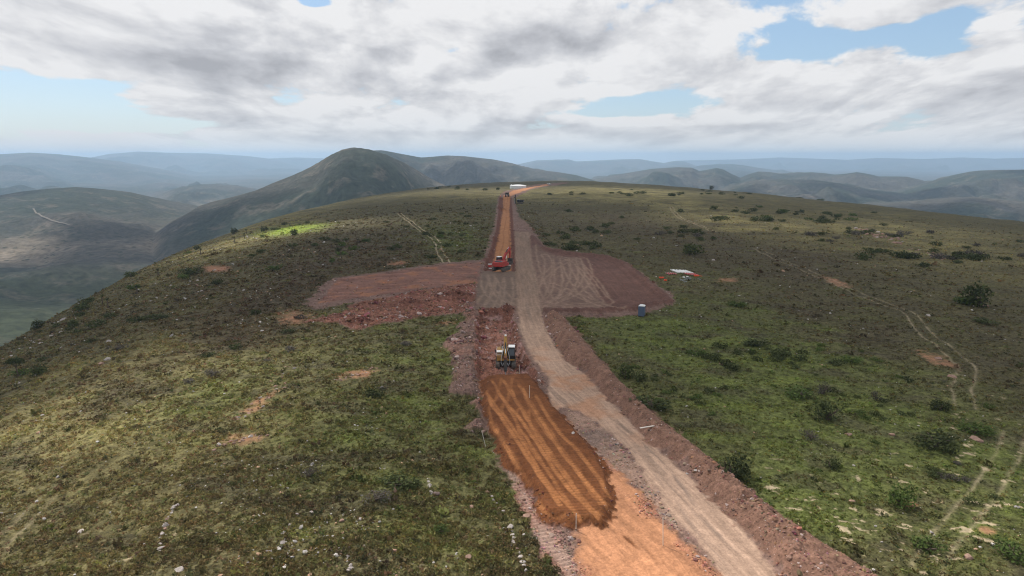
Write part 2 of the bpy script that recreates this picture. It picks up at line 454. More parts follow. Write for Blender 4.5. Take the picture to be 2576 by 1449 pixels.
def terrain(x, y):
    """height, colour, vegetation amount, roughness and class of the hilltop at world points"""
    x = np.asarray(x, float); y = np.asarray(y, float)
    z0 = H0(x, y)
    r = np.hypot(x, y)
    U, V = to_disp(x, y, z0)
    z = z0.copy()
    farf = np.clip(r / 150, 1, 6)
    # ---- wild hill
    big = fbm(x, y, 60, 4, 3)
    mid = fbm(x, y, 9, 4, 11)
    sml = fbm(x, y, 1.9, 3, 23)
    fine = pn(x / 0.55, y / 0.55, 77)
    pat2 = fbm(x, y, 22, 4, 41)
    pat3 = fbm(x * 0.6 + y * 0.3, y, 5, 3, 47)

    def sp(dx, dy, rx, ry, rot=0.0):
        c, s = math.cos(rot), math.sin(rot)
        a = ((U - dx) * c + (V - dy) * s) / rx
        b = (-(U - dx) * s + (V - dy) * c) / ry
        return np.exp(-(a * a + b * b))
    yellow = np.clip(0.95 * sp(1400, 492, 340, 16) + .9 * sp(1750, 530, 260, 30, .25) + .7 * sp(2350, 620, 420, 60, .2) + .8 * sp(620, 590, 300, 45, -.4)
                     + .9 * sp(300, 1000, 380, 120, -.3) + .45 * sp(150, 1300, 420, 240) + .35 * sp(900, 1360, 500, 100) + .35 * sp(700, 1050, 260, 80, -.2), 0, 1)
    green = np.clip(1.0 * sp(1780, 880, 360, 130, .2) + 1.0 * sp(2150, 1100, 420, 180, .2) + .9 * sp(1900, 1280, 300, 120) + .8 * sp(1130, 600, 80, 40)
                    + .7 * sp(1000, 1150, 260, 260) + .5 * sp(500, 1000, 200, 70, -.3) + .8 * sp(2480, 1300, 220, 160) + .5 * sp(1150, 870, 200, 90), 0, 1)
    brown = np.clip(1.0 * sp(620, 780, 420, 110, -.3) + .8 * sp(1900, 640, 300, 60, .1) + .9 * sp(2150, 830, 400, 80, .2) + .5 * sp(1500, 560, 300, 40)
                    + .6 * sp(950, 640, 250, 60), 0, 1)
    wy = np.clip(yellow * (0.75 + 0.9 * pat2), 0, 1)[:, None]
    wg = np.clip(green * (0.95 + 0.7 * pat2 + .4 * pat3), 0, 1)[:, None]
    wb = np.clip(brown * (0.9 - 0.8 * pat2), 0, 1)[:, None]
    col = np.tile(C['olive'], (x.size, 1))
    col = col * (1 + 0.14 * big[:, None])
    col = col * (1 - wb) + C['brown'] * wb
    col = col * (1 - wy) + C['yellow'] * wy
    col = col * (1 - wg) + C['green'] * wg
    lime = np.clip(1.3 * sp(735, 578, 85, 12, -.12) - .15 + .3 * pat3, 0, 1)[:, None]
    col = col * (1 - lime) + C['lime'] * lime
    lg = sst(.25, .6, pat3 + .15 * sml)[:, None] * np.clip(green, .12, 1)[:, None] * .5
    col = col * (1 - lg) + np.array((.115, .142, .038)) * lg
    db = sst(.2, .55, -pat3 + .2 * mid)[:, None] * .45
    col = col * (1 - db) + np.array((.062, .055, .042)) * db
    col = col * np.array((1.22, 1.18, .98))
    veg = np.ones(x.size)
    rub = np.zeros(x.size)
    # bare sandy spots
    bare_w = np.clip(.95 * sp(2150, 1320, 420, 130, .1) + .6 * sp(2450, 1150, 220, 200) + .30 * sp(250, 1380, 420, 160) + .18 * sp(900, 1400, 400, 140) + .5 * sp(1950, 1230, 90, 40), 0, 1) + .02
    bn = fbm(x * .7 + .3 * y, y, 1.5, 4, 91, .66) + .22 * pat3
    bare = sst(.62, .82, bn + .30 * bare_w) * np.clip(bare_w * 1.6, 0, .85)
    col = col * (1 - bare[:, None]) + C['sand'] * bare[:, None]
    veg *= 1 - bare
    # red stony patches
    red = np.clip(sp(545, 676, 34, 9) * 2 - .5 * (1 - fbm(x, y, 3, 3, 5)) + 0, 0, 1)
    for (a, b, rx, ry, rt) in [(905, 940, 62, 15, -.12), (610, 1105, 70, 20, -.15), (650, 1015, 70, 18, -.55), (2105, 710, 55, 12, .3), (1830, 705, 36, 8, 0),
                               (1125, 812, 36, 7, 0), (2290, 1265, 45, 9, .1), (2360, 905, 70, 18, .3), (2480, 1335, 30, 14, 0), (740, 800, 60, 26, .0), (1000, 662, 40, 6, -.1)]:
        red = np.maximum(red, np.clip(sp(a, b, rx, ry, rt) * 1.65 + .9 * fbm(x, y, 1.6, 4, 61, .65) - .85, 0, 1))
    red = np.clip(red, 0, 1) ** .8 * .85
    col = col * (1 - red[:, None]) + C['redsoil'] * red[:, None]
    rub = np.maximum(rub, red * .6)
    veg *= 1 - red
    z = z + 1.8 * big * sst(150, 600, r) + 0.30 * mid + 0.11 * sml * veg + 0.07 * fine * veg
    # wheel tracks through the scrub
    for ln, half, st in PATHS_NP:
        S, O = along(ln, x, y, 5.0)
        O = O + 0.25 * pn(S / 6, O * 0, 8)
        rut = np.exp(-((np.abs(O) - half) / (.22 * (farf ** .3))) ** 2) * (0.45 + .55 * sst(-.35, .3, fbm(x, y, 2.5, 3, 15)))
        tot_ = np.hypot(*np.diff(ln, axis=0).T).sum()
        rut = np.clip(rut * 1.25 * st / .5, 0, 1) * sst(.0, 1.5, S) * sst(.0, 1.5, tot_ - S)
        col = col * (1 - rut[:, None]) + np.array((.36, .29, .19)) * rut[:, None]
        z -= .10 * rut
        veg *= 1 - rut
    # ---- the works
    edge = .6 * fbm(x, y, 2.4, 3, 101) + .3 * fbm(x, y, .8, 2, 103) + .6 * fbm(x, y, 7, 2, 105)
    site = sd(G_['site'], x, y) + edge * 1.5
    ins = site < 0
    cls = np.zeros(x.size, int)
    if ins.any() or (site < 3).any():
        I = site < 4
        X = x[I]; Y = y[I]
        ed = edge[I]
        e1 = fbm(X, Y, 6, 4, 111); e2 = fbm(X, Y, 1.3, 3, 113); e3 = pn(X / .35, Y / .35, 117)
        c = np.tile(C['spoil'], (X.size, 1)) * (1 + .22 * e1[:, None] + .2 * e2[:, None])
        dz = .12 * e2 + .06 * e3
        rb = np.full(X.size, .45)
        kl = np.full(X.size, 1)          # 1 loose earth

        def lay(mask, colour):
            nonlocal c
            m = mask[:, None]
            c = c * (1 - m) + colour * m
        S = {n_: sd(G_[n_], X, Y) + ed * .6 for n_ in G_ if n_ != 'site'}
        D_ = {n_: -sd(G_[n_], X, Y) for n_ in ('trench', 'cut', 'berm', 'rpad', 'fill', 'bed')}
        # right pad
        m = sst(.3, -.3, S['rpad']); lay(m, C['pad'] * (1 + .18 * e1[:, None] + .10 * e2[:, None]))
        sw = fbm(D_['rpad'] * 1.0, X * .08 + Y * .03, .8, 3, 119)
        dz = dz * (1 - m) + m * (.10 * sw + .05 * e3)
        c *= 1 + (m * .16 * sw)[:, None]
        rim = np.exp(-((D_['rpad'] - 1.6) / 1.7) ** 2) * (X > P2G(1380, 790)[0] - 1)
        dz += rim * (.9 + .35 * e2)
        rb = rb * (1 - m) + .12 * m
        kl = np.where(S['rpad'] < 0, 2, kl)
        m2 = sst(1.0, -1.0, S['rtan'] + .8 * e1)
        tr = np.zeros(X.size)
        for tl_ in PAD_TRACKS:
            St_, Ot_ = along(tl_, X, Y, 3.5)
            Ot_ = Ot_ + .3 * pn(St_ / 7, St_ * 0, 8)
            f_ = np.exp(-((np.abs(Ot_) - 1.05) / .34) ** 2) * (.62 + .38 * fbm(X, Y, 3, 2, 132)) * sst(0, 1, St_)
            tr = np.maximum(tr, f_)
        tr = np.clip(tr, 0, 1)
        lay(m2 * .50, C['tan2'] * (1 + .18 * e2[:, None] + .12 * e1[:, None]))
        trm = tr * np.clip(m, 0, 1)
        lay(np.clip(trm, 0, 1) * .75, C['tan'] * .85)
        dz -= .06 * trm
        # left pad
        m = sst(.3, -.3, S['lpad']); lay(m, C['rose'] * (1 + .15 * e1[:, None]))
        st = fbm((X + .15 * Y) * .09, (Y - .12 * X), 1.0, 4, 141)
        c *= (1 + (m * .38 * st)[:, None]); dz = dz * (1 - m) + m * (.28 * st + .05 * e2)
        lay(m * sst(.1, .5, e1) * .5, C['orange2'] * .75)
        rb = rb * (1 - m) + .2 * m
        kl = np.where(S['lpad'] < 0, 2, kl)
        # rocky spill
        m = sst(.5, -.5, S['lrock'] + .8 * e1); lay(m, C['redrub'] * (1 + .3 * e1[:, None] + .3 * e2[:, None]))
        dz += m * (.35 * np.abs(e2) + .15 * e3); rb = np.maximum(rb, m)
        kl = np.where(S['lrock'] < 0, 3, kl)
        m = sst(.4, -.4, S['lspoil']); lay(m, C['spoil'] * (1.0 + .3 * e1[:, None] + .25 * e2[:, None])); dz += m * (.4 * np.abs(e2) + .35 + .15 * e3)
        lay(m * sst(.0, .5, e1) * .5, C['redrub'])
        rb = np.maximum(rb, m * .9)
        kl = np.where(S['lspoil'] < 0, 3, kl)
        # crossing
        m = sst(.4, -.4, S['cross']); lay(m, C['tan2'] * .82 * (1 + .12 * e1[:, None]))
        lay(m * tr * .7, C['tan'] * .85); dz = dz * (1 - m) + m * (.04 * e2 - .15 - .05 * tr); rb *= 1 - m * .8
        kl = np.where(S['cross'] < 0, 4, kl)
        # road up the hill in a cutting
        m = sst(.4, -.4, S['cut']); lay(m, C['darkred'] * 1.15 * (1 + .25 * e2[:, None])); 
        dz = dz * (1 - m) - 1.5 * sst(0, 1.3, D_['cut']) + m * .15 * e2
        rb = np.maximum(rb * (1 - m * .5), m * .5)
        m = sst(.25, -.25, S['bed']); lay(m, C['cut'] * (1 + .14 * e1[:, None] + .10 * e2[:, None])); rb *= 1 - m
        ss_ = np.cos(6.283 * (X - P2G(1265, 600)[0]) / 2.3 + 2 * pn(X / 9, Y / 30, 151)); lay(m * sst(.6, 1, ss_) * .4, C['fill'] * 1.3)
        dz = dz * (1 - .0 * m)
        kl = np.where(S['bed'] < 0, 4, kl)
        m = sst(1.0, -1.0, S['topr']); lay(m, C['orange'] * .95); rb *= 1 - m
        kl = np.where(S['topr'] < 0, 4, kl)
        # verge between the two roads
        m = sst(.3, -.3, S['verge']); lay(m, C['verge'] * (1 + .22 * e1[:, None] + .12 * e2[:, None])); rb = rb * (1 - m) + .5 * m
        lay(m * sst(0, .5, -e1) * .5, np.array((.13, .10, .09)))
        # lower orange road
        Sx, Ox = along(ORA_L, X, Y, 14)
        m = sst(.5, -.5, S['orange'] + .45 * e2); 
        band = fbm(Ox, Sx * .05, .7, 4, 161, .65); band2 = fbm(Ox, Sx * .04, 3.5, 2, 163)
        oc = C['orange'] * (1 + .22 * band[:, None] + .12 * band2[:, None] + .06 * e2[:, None])
        lay(m, oc); dz = dz * (1 - m) + m * (.07 * band + .02 * e3 + .15); rb *= 1 - m
        redp = m * sst(-3.0, 0.2, S['orange']) * sst(-.15, .45, e1 + .3 * e2) * .8; lay(redp, C['redrub'] * 1.25); dz += redp * .18 * np.abs(e3)
        rb = np.maximum(rb, redp)
        for q_, (tl_, a_) in enumerate(ORANGE_TRACKS):
            S1, O1 = along(tl_, X, Y, 4)
            O1 = O1 + .15 * pn(S1 / 4, S1 * 0, 207 + q_)
            tk = np.maximum(np.exp(-(np.abs(O1) / .30) ** 4), .8 * np.exp(-((np.abs(O1 - 1.7)) / .24) ** 4)) * sst(0, 1.5, S1) * (.7 + .5 * fbm(X, Y, 1.5, 3, 208))
            rb1 = np.cos(6.283 * S1 / .42)
            c *= 1 + (m * a_ * np.clip(tk, 0, 1) * (1 + .45 * rb1))[:, None]; dz -= m * .05 * np.clip(tk, 0, 1)
        spx, spy = P2G(1583, 1366)
        gs = np.exp(-((((X - spx) + .45 * (Y - spy)) / .22) ** 2 + ((Y - spy) / .9) ** 2)); lay(m * np.clip(gs * (1.3 + e2), 0, 1) * .8, C['fill'])
        # tread marks: cross ribs inside a band
        trd = (sst(.1, .5, band) * .5) * np.cos(6.283 * Sx / .42 + 1.5 * e2)
        dz += m * .028 * trd; c *= 1 + (m * .07 * trd)[:, None]
        kl = np.where(S['orange'] < 0, 4, kl)
        # strip of old tracks on its left
        m = sst(.3, -.3, S['tread']); lay(m, C['tread'] * (1 + .15 * e1[:, None]))
        rb_ = np.cos(6.283 * Sx / .55 + 2 * e1); dz = dz * (1 - m) + m * (.05 * rb_ + .06 * e2); c *= 1 + (m * .13 * rb_)[:, None]; rb = rb * (1 - m) + .15 * m
        wr = np.exp(-((S['tread'] + .1) / .6) ** 2); lay(wr * .7 * sst(-.2, .3, e1), C['redrub'] * 1.1); rb = np.maximum(rb, wr * .8)
        kl = np.where(S['tread'] < 0, 2, kl)
        # fresh fill with tyre tracks
        Sf, Of = along(FILL_L, X, Y, 14)
        S['fill'] = S['fill'] + .35 * ed
        m = sst(.12, -.12, S['fill'])
        Ow = Of + .25 * pn(Sf / 7, Sf * 0, 171)
        lanes = .20 * np.exp(-((Ow - .2) / 2.3) ** 2) * (.8 + .5 * fbm(Ow, Sf * .12, 1.0, 3, 175))
        for q_, (tl_, a_) in enumerate(FILL_TRACKS):
            S1, O1 = along(tl_, X, Y, 4)
            O1 = O1 + .18 * pn(S1 / 4, S1 * 0, 177 + q_)
            lanes = np.maximum(lanes, a_ * np.maximum(np.exp(-(np.abs(O1) / .27) ** 4), .85 * np.exp(-((np.abs(O1 - 1.5)) / .22) ** 4)) * sst(0, 1.5, S1))
        lanes *= .92 + .28 * fbm(X, Y, 1.2, 3, 173)
        lanes *= sst(0.1, .8, D_['fill'] + .3 * e1) * (.62 + .38 * sst(-.45, .15, fbm(X, Y, 3.6, 3, 176)))
        fc = C['fill'][None, :] * (1 + .22 * e1[:, None] + .2 * e2[:, None]) * (1 - np.clip(lanes, 0, 1)[:, None]) + C['fillt'] * np.clip(lanes, 0, 1)[:, None]
        rib = np.cos(6.283 * Sf / .50 + .8 * e2)
        inn = sst(.3, 1.5, D_['fill'])
        rbn = sst(-.3, .3, fbm(X, Y, 1.6, 2, 179))
        fc = fc * (1 + (.24 * rib * rbn * (.5 + .5 * lanes) * inn)[:, None])
        lay(m, fc)
        dz = dz * (1 - m) + m * (.25 + .62 * sst(0, 1.0, D_['fill']) + .06 * rib * inn * (.4 + .6 * lanes) - .10 * lanes + .08 * e2 * (1 - inn) + .05 * e3 * (1 - lanes))
        rb = rb * (1 - m) + m * .42 * sst(1.3, .3, D_['fill'] + .4 * e2)
        kl = np.where(S['fill'] < 0, 4, kl)
        # haul road
        St, Ot = along(TAN_L, X, Y, 12)
        Sd_, Od_ = along(TAN_DARK, X, Y, 6)
        m = sst(.4, -.4, S['tan'])
        b1 = fbm(Ot, St * .06, .9, 5, 181, .66); b2 = fbm(Ot, St * .09, .35, 2, 183)
        tcx = C['tan'] * (1 + .34 * b1[:, None] + .12 * b2[:, None] + .08 * e1[:, None])
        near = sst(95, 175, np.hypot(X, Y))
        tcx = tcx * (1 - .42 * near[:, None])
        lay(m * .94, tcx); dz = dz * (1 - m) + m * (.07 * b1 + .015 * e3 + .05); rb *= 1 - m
        dl = 1.25 * m * (np.exp(-((Od_ + .2 * pn(Sd_ / 5, Sd_ * 0, 9)) / .3) ** 2) + .6 * np.exp(-((Od_ - 1.6) / .25) ** 2)) * sst(-.3, .4, fbm(Od_, Sd_ * .15, .8, 3, 188)) * .5 * sst(0, 4, Sd_); lay(np.clip(dl, 0, 1), np.array((.16, .12, .10)))
        dk = m * sst(.28, .5, fbm(Ot, St * .06, 1.3, 4, 187)) * .38; lay(dk, np.array((.17, .125, .10)))
        op = m * sst(-.1, .4, e1) * sst(122, 92, np.hypot(X, Y)) * sst(66, 84, np.hypot(X, Y)) * .6; lay(op, C['orange'] * .85)
        kl = np.where(S['tan'] < 0, 5, kl)
        # rubble trench
        m = sst(.2, -.2, S['trench']); lay(m, C['redrub'] * (1 + .35 * e1[:, None] + .3 * e2[:, None]))
        lay(m * sst(.1, .6, fbm(X, Y, 3, 3, 191)) * .55, np.array((.34, .22, .20)))
        dz = dz * (1 - m) - 1.25 * sst(0, .9, D_['trench']) + m * (.5 * np.abs(e2) + .2 * e3); rb = rb * (1 - m) + m
        kl = np.where(S['trench'] < 0, 3, kl)
        # berm
        m = sst(.3, -.3, S['berm'] + .4 * ed); lay(m, C['berm'] * (1 + .16 * e1[:, None] + .22 * e2[:, None]))
        dz = dz * (1 - m) + sst(-.2, 1.8, D_['berm']) * (1.15 + .35 * e1 + .22 * e2 + .10 * e3)
        rb = rb * (1 - m) + .5 * m
        kl = np.where(S['berm'] < 0, 6, kl)
        # mounds
        for (mx, my), rx, ry, hh in MOUNDS_W:
            q = ((X - mx) / rx) ** 2 + ((Y - my) / ry) ** 2
            g = np.exp(-q * 1.4)
            dz += hh * g * (1 + .25 * e2)
            lay(np.clip(g * 1.6 - .35, 0, 1), C['darkred'] * (1.1 + .3 * e2[:, None]) if hh > .75 else C['spoil'])
            kl = np.where((g > .35) & (kl != 4), 1, kl)
        rb = np.maximum(rb, .55 * np.exp(-((site[I] + .4) / 1.0) ** 2) * (e1 > -.2))
        a = sst(.35, -.35, site[I])
        col[I] = col[I] * (1 - a[:, None]) + c * a[:, None]
        # flatten the natural bumps inside the works
        nat = 0.11 * sml[I] * veg[I] + 0.07 * fine[I] * veg[I] + .22 * mid[I]
        z[I] = z[I] - a * nat + a * dz
        veg[I] *= 1 - a
        rub[I] = rub[I] * (1 - a) + rb * a
        cls[I] = np.where(site[I] < 0, kl, 0)
    return z, np.clip(col, .01, .9), veg, rub, cls


def zat(x, y):
    return float(terrain(np.array([x]), np.array([y]))[0][0])


# ------------------------------------------------------------------ mesh building
def mesh_from(name, V, F, mat=None, attrs=None, smooth=True):
    """V (n,3), F (m,k) arrays"""
    me = bpy.data.meshes.new(name)
    V = np.ascontiguousarray(V, dtype=np.float32); F = np.ascontiguousarray(F, dtype=np.int32)
    k = F.shape[1]
    me.vertices.add(len(V)); me.vertices.foreach_set('co', V.ravel())
    me.loops.add(F.size); me.loops.foreach_set('vertex_index', F.ravel())
    me.polygons.add(len(F)); me.polygons.foreach_set('loop_start', np.arange(0, F.size, k, dtype=np.int32))
    me.polygons.foreach_set('loop_total', np.full(len(F), k, dtype=np.int32))
    me.polygons.foreach_set('use_smooth', np.full(len(F), smooth))
    me.update(calc_edges=True)
    if attrs:
        for an, arr in attrs.items():
            if arr.ndim == 2:
                at = me.attributes.new(an, 'FLOAT_COLOR', 'POINT')
                rgba = np.ones((len(V), 4), np.float32); rgba[:, :3] = arr
                at.data.foreach_set('color', rgba.ravel())
            else:
                at = me.attributes.new(an, 'FLOAT', 'POINT')
                at.data.foreach_set('value', arr.astype(np.float32))
    if mat:
        me.materials.append(mat)
    return me


def link(name, me, parent=None, label=None, cat=None, group=None, kind=None, loc=None, rot=None, scale=None):
    o = bpy.data.objects.new(name, me)
    COL.objects.link(o)
    if parent is not None:
        o.parent = parent
    if loc is not None:
        o.location = loc
    if rot is not None:
        o.rotation_euler = rot
    if scale is not None:
        o.scale = scale
    for k_, v_ in (('label', label), ('category', cat), ('group', group), ('kind', kind)):
        if v_:
            o[k_] = v_
    return o


def new_mat(name):
    m = bpy.data.materials.new(name)
    m.use_nodes = True
    return m, NT(m.node_tree)


def simple(name, colour, rough=.6, metal=0.0, var=.12, scale=3.0, bump=0.0, dirt=None, spec=.3):
    m, t = new_mat(name)
    tc_ = t.n('ShaderNodeTexCoord')
    nz = t.noise(tc_.outputs['Object'], scale, 5, .6)
    f = t.lin(nz, .3, .7, 1 - var, 1 + var)
    col_ = t.vm('SCALE', tuple(colour[:3]), s=f)
    if dirt:
        nz2 = t.noise(tc_.outputs['Object'], scale * .6, 6, .65)
        col_ = t.mix(t.lin(nz2, .45, .68, 0, dirt[1]), col_, dirt[0])
    p = t.n('ShaderNodeBsdfPrincipled')
    t.l(col_, p.inputs['Base Color'])
    p.inputs['Roughness'].default_value = rough
    p.inputs['Metallic'].default_value = metal
    p.inputs['Specular IOR Level'].default_value = spec
    if bump:
        b = t.n('ShaderNodeBump'); b.inputs['Strength'].default_value = bump; b.inputs['Distance'].default_value = .05
        t.l(nz, b.inputs['Height']); t.l(b.outputs[0], p.inputs['Normal'])
    o = t.n('ShaderNodeOutputMaterial')
    t.l(p.outputs[0], o.inputs[0])
    return m


# ground material
MG, t = new_mat('hilltop_ground')
tcg = t.n('ShaderNodeTexCoord'); O_ = tcg.outputs['Object']
ac = t.n('ShaderNodeAttribute', attribute_name='tint'); av = t.n('ShaderNodeAttribute', attribute_name='veg'); ar = t.n('ShaderNodeAttribute', attribute_name='rub')
n1 = t.noise(O_, 1.3, 5, .62); n2 = t.noise(O_, 5.5, 4, .65); n3 = t.noise(O_, .16, 4, .6)
dk = t.ss(n1, .50, .36)      # darker clumps of scrub
br = t.ss(n2, .50, .72)
vegv = t.m('MULTIPLY', t.lin(n1, .36, .64, .52, 1.42), t.lin(n2, .34, .66, .66, 1.36))
vegv = t.m('MULTIPLY', vegv, t.lin(n3, .35, .65, .85, 1.15))
drt = t.m('MULTIPLY', t.lin(n1, .3, .7, .82, 1.18), t.lin(n2, .3, .7, .78, 1.22))
rubv = t.m('MULTIPLY', t.lin(n1, .34, .66, .70, 1.35), t.lin(n2, .34, .66, .62, 1.42))
fac = t.n('ShaderNodeMix', data_type='FLOAT'); t.l(av.outputs['Fac'], fac.inputs[0]); t.l(drt, fac.inputs[2]); t.l(vegv, fac.inputs[3])
fac2 = t.n('ShaderNodeMix', data_type='FLOAT'); t.l(ar.outputs['Fac'], fac2.inputs[0]); t.l(fac.outputs[0], fac2.inputs[2]); t.l(rubv, fac2.inputs[3])
cg = t.vm('SCALE', ac.outputs['Color'], s=fac2.outputs[0])
# dry straw and soil between the tufts
cg = t.vm('SCALE', cg, s=t.m('SUBTRACT', 1.0, t.m('MULTIPLY', av.outputs['Fac'], .22)))
cg = t.mix(t.m('MULTIPLY', t.m('MULTIPLY', br, av.outputs['Fac']), .22), cg, (.20, .17, .095))
pg_ = t.n('ShaderNodeBsdfPrincipled'); t.l(cg, pg_.inputs['Base Color']); pg_.inputs['Roughness'].default_value = .95; pg_.inputs['Specular IOR Level'].default_value = .12
bp = t.n('ShaderNodeBump'); bp.inputs['Strength'].default_value = .75; bp.inputs['Distance'].default_value = .16
hh = t.m('ADD', t.m('MULTIPLY', n1, .8), t.m('MULTIPLY', n2, .35))
hh = t.m('MULTIPLY', hh, t.m('ADD', .25, t.m('MAXIMUM', av.outputs['Fac'], ar.outputs['Fac'])))
t.l(hh, bp.inputs['Height']); t.l(bp.outputs[0], pg_.inputs['Normal'])
og = t.n('ShaderNodeOutputMaterial'); t.l(pg_.outputs[0], og.inputs[0])

# hilltop grid: rows by distance, columns by bearing
rr = [14.0]
while rr[-1] < 3400:
    r_ = rr[-1]
    rr.append(r_ + min(max(r_ * r_ / 31 * .00105, .11), .9 + .0028 * r_) * (2.2 if r_ < 42 else 1))
rr = np.array(rr)
th_in = np.arange(-.70, .7001, .00118)
th = np.concatenate([np.linspace(-1.35, -.70, 90)[:-1], th_in, np.linspace(.70, 1.35, 90)[1:]])
RR, TH = np.meshgrid(rr, th, indexing='ij')
X_ = (RR * np.sin(TH)).ravel(); Y_ = (RR * np.cos(TH)).ravel()
parts_ = [terrain(X_[i:i + 250000], Y_[i:i + 250000]) for i in range(0, X_.size, 250000)]
Z_, TINT, VEG, RUB, CLS = [np.concatenate([p_[i] for p_ in parts_]) for i in range(5)]
nr, nt_ = RR.shape
idx = np.arange(nr * nt_).reshape(nr, nt_)
quads = np.stack([idx[:-1, :-1], idx[1:, :-1], idx[1:, 1:], idx[:-1, 1:]], -1).reshape(-1, 4)[:, ::-1]
zq = Z_[quads[:, 0]]
quads = quads[zq > -330]
fc_ = CLS[quads[:, 0]]
VV = np.stack([X_, Y_, Z_], 1)
print('ground verts', len(VV), 'rows', nr, 'cols', nt_)
names = {0: 'ground', 1: 'loose_earth', 2: 'earth_pad', 3: 'rubble_bed', 4: 'orange_dirt_road', 5: 'haul_road', 6: 'earth_berm'}
labels = {0: 'scrubby green and brown hilltop slope around the works', 1: 'dark loose earth heaped along the edges of the works', 2: 'levelled brown and pinkish earth pads beside the road',
          3: 'broken red rock bed in the trench and spoil strip', 4: 'fresh orange dirt road with tyre tracks along the ridge', 5: 'pale tan haul road curving past the trench',
          6: 'long brown earth bank along the right edge of the haul road'}
for k_ in range(7):
    f = quads[fc_ == k_]
    if not len(f):
        continue
    used, inv = np.unique(f, return_inverse=True)
    me = mesh_from(names[k_], VV[used], inv.reshape(-1, 4), MG, {'tint': TINT[used], 'veg': VEG[used], 'rub': RUB[used]})
    link(names[k_], me, kind='structure', label=labels[k_])

# ------------------------------------------------------------------ valleys, hills and mountains beyond
FLOOR = -265.0


def sil_fn(pts, dist, rough=0.0, seed=0):
    a = np.array([ang(*p) for p in pts])
    o = np.argsort(a[:, 0])
    A_ = a[o, 0]; Z_ = CAM_H + a[o, 1] * dist
    m_ = lambda z_: .03 + (z_ - FLOOR + 120) / dist * .9
    return np.concatenate([[A_[0] - m_(Z_[0])], A_, [A_[-1] + m_(Z_[-1])]]), np.concatenate([[FLOOR - 150], Z_, [FLOOR - 150]])


LAYERS = [  # distance, near width, far width, outline (photo grid)
    (3300, 1750, 1500, [(-500, 520), (-200, 505), (0, 491), (60, 482), (130, 474), (190, 470), (240, 474), (330, 484), (420, 506), (520, 526), (620, 560), (700, 620)]),
    (5200, 1100, 1300, [(330, 560), (380, 502), (440, 476), (490, 466), (540, 463), (600, 470), (640, 478), (720, 520), (800, 600)]),
    (8500, 1700, 1700, [(580, 520), (625, 476), (660, 462), (700, 462), (740, 480), (800, 540)]),
    (11500, 4000, 2500, [(-700, 400), (-300, 392), (0, 388), (75, 384), (150, 388), (240, 398), (310, 408), (420, 428), (520, 450), (620, 480), (700, 520)]),
    (17500, 4500, 4000, [(170, 430), (225, 397), (275, 387), (350, 381), (420, 384), (520, 386), (620, 392), (700, 402), (780, 425), (850, 470)]),
    (2350, 950, 900, [(200, 760), (330, 640), (420, 566), (500, 522), (570, 500), (640, 479), (700, 456), (760, 431), (800, 409), (830, 390), (860, 377), (890, 371), (925, 375), (970, 388), (1015, 408), (1055, 432), (1090, 455), (1125, 470), (1200, 500), (1280, 540)]),
    (4700, 1500, 1700, [(780, 440), (860, 400), (920, 379), (960, 378), (1000, 385), (1060, 396), (1090, 394), (1125, 391), (1170, 393), (1240, 401), (1290, 411), (1330, 423), (1400, 433), (1450, 441), (1490, 452), (1560, 474), (1640, 510)]),
    (14500, 3500, 3500, [(1180, 470), (1300, 414), (1350, 403), (1385, 402), (1400, 401), (1430, 401), (1450, 406), (1500, 404), (1560, 401), (1610, 400), (1650, 407), (1670, 410), (1695, 405), (1720, 406), (1750, 416), (1800, 430), (1870, 424), (1950, 430), (2100, 450), (2300, 520)]),
    (12000, 2500, 2500, [(1690, 440), (1760, 416), (1800, 413), (1840, 412), (1870, 415), (1910, 422), (1950, 428), (1968, 426), (1995, 436), (2100, 470)]),
    (5900, 1500, 1500, [(1400, 470), (1560, 438), (1640, 424), (1704, 420), (1740, 421), (1760, 430), (1779, 427), (1802, 422), (1820, 426), (1840, 437), (1863, 447), (1885, 438), (1907, 432), (1930, 433), (1960, 437), (2043, 434), (2075, 436), (2100, 439), (2130, 436), (2155, 432), (2180, 436), (2212, 443), (2280, 443), (2320, 452), (2340, 460), (2400, 500)]),
    (5200, 1500, 1500, [(2250, 480), (2331, 460), (2365, 449), (2399, 440), (2440, 432), (2466, 429), (2520, 427), (2576, 426), (2700, 422), (2900, 430), (3300, 440)]),
    (4500, 1200, 1100, [(1780, 500), (1840, 470), (1900, 455), (1960, 452), (2043, 453), (2110, 462), (2180, 478), (2280, 492), (2330, 478), (2420, 474), (2500, 482), (2600, 500), (2800, 520)]),
    (3500, 1100, 1000, [(1950, 540), (2050, 520), (2150, 512), (2260, 505), (2360, 500), (2440, 492), (2500, 497), (2576, 508), (2700, 520), (3000, 560)]),
    (20500, 2600, 2600, [(1700, 404), (1850, 401), (1960, 396), (2050, 399), (2130, 402), (2210, 397), (2320, 400), (2420, 396), (2500, 399), (2640, 395), (2800, 400), (3100, 397)]),
    (19500, 2600, 2600, [(-500, 398), (-200, 394), (-60, 397), (60, 400), (180, 396), (300, 400), (480, 397), (640, 400), (740, 396), (860, 399), (1000, 402)]),
]
L_W = [(d, wn_, wf_) + sil_fn(p, d) for d, wn_, wf_, p in LAYERS]


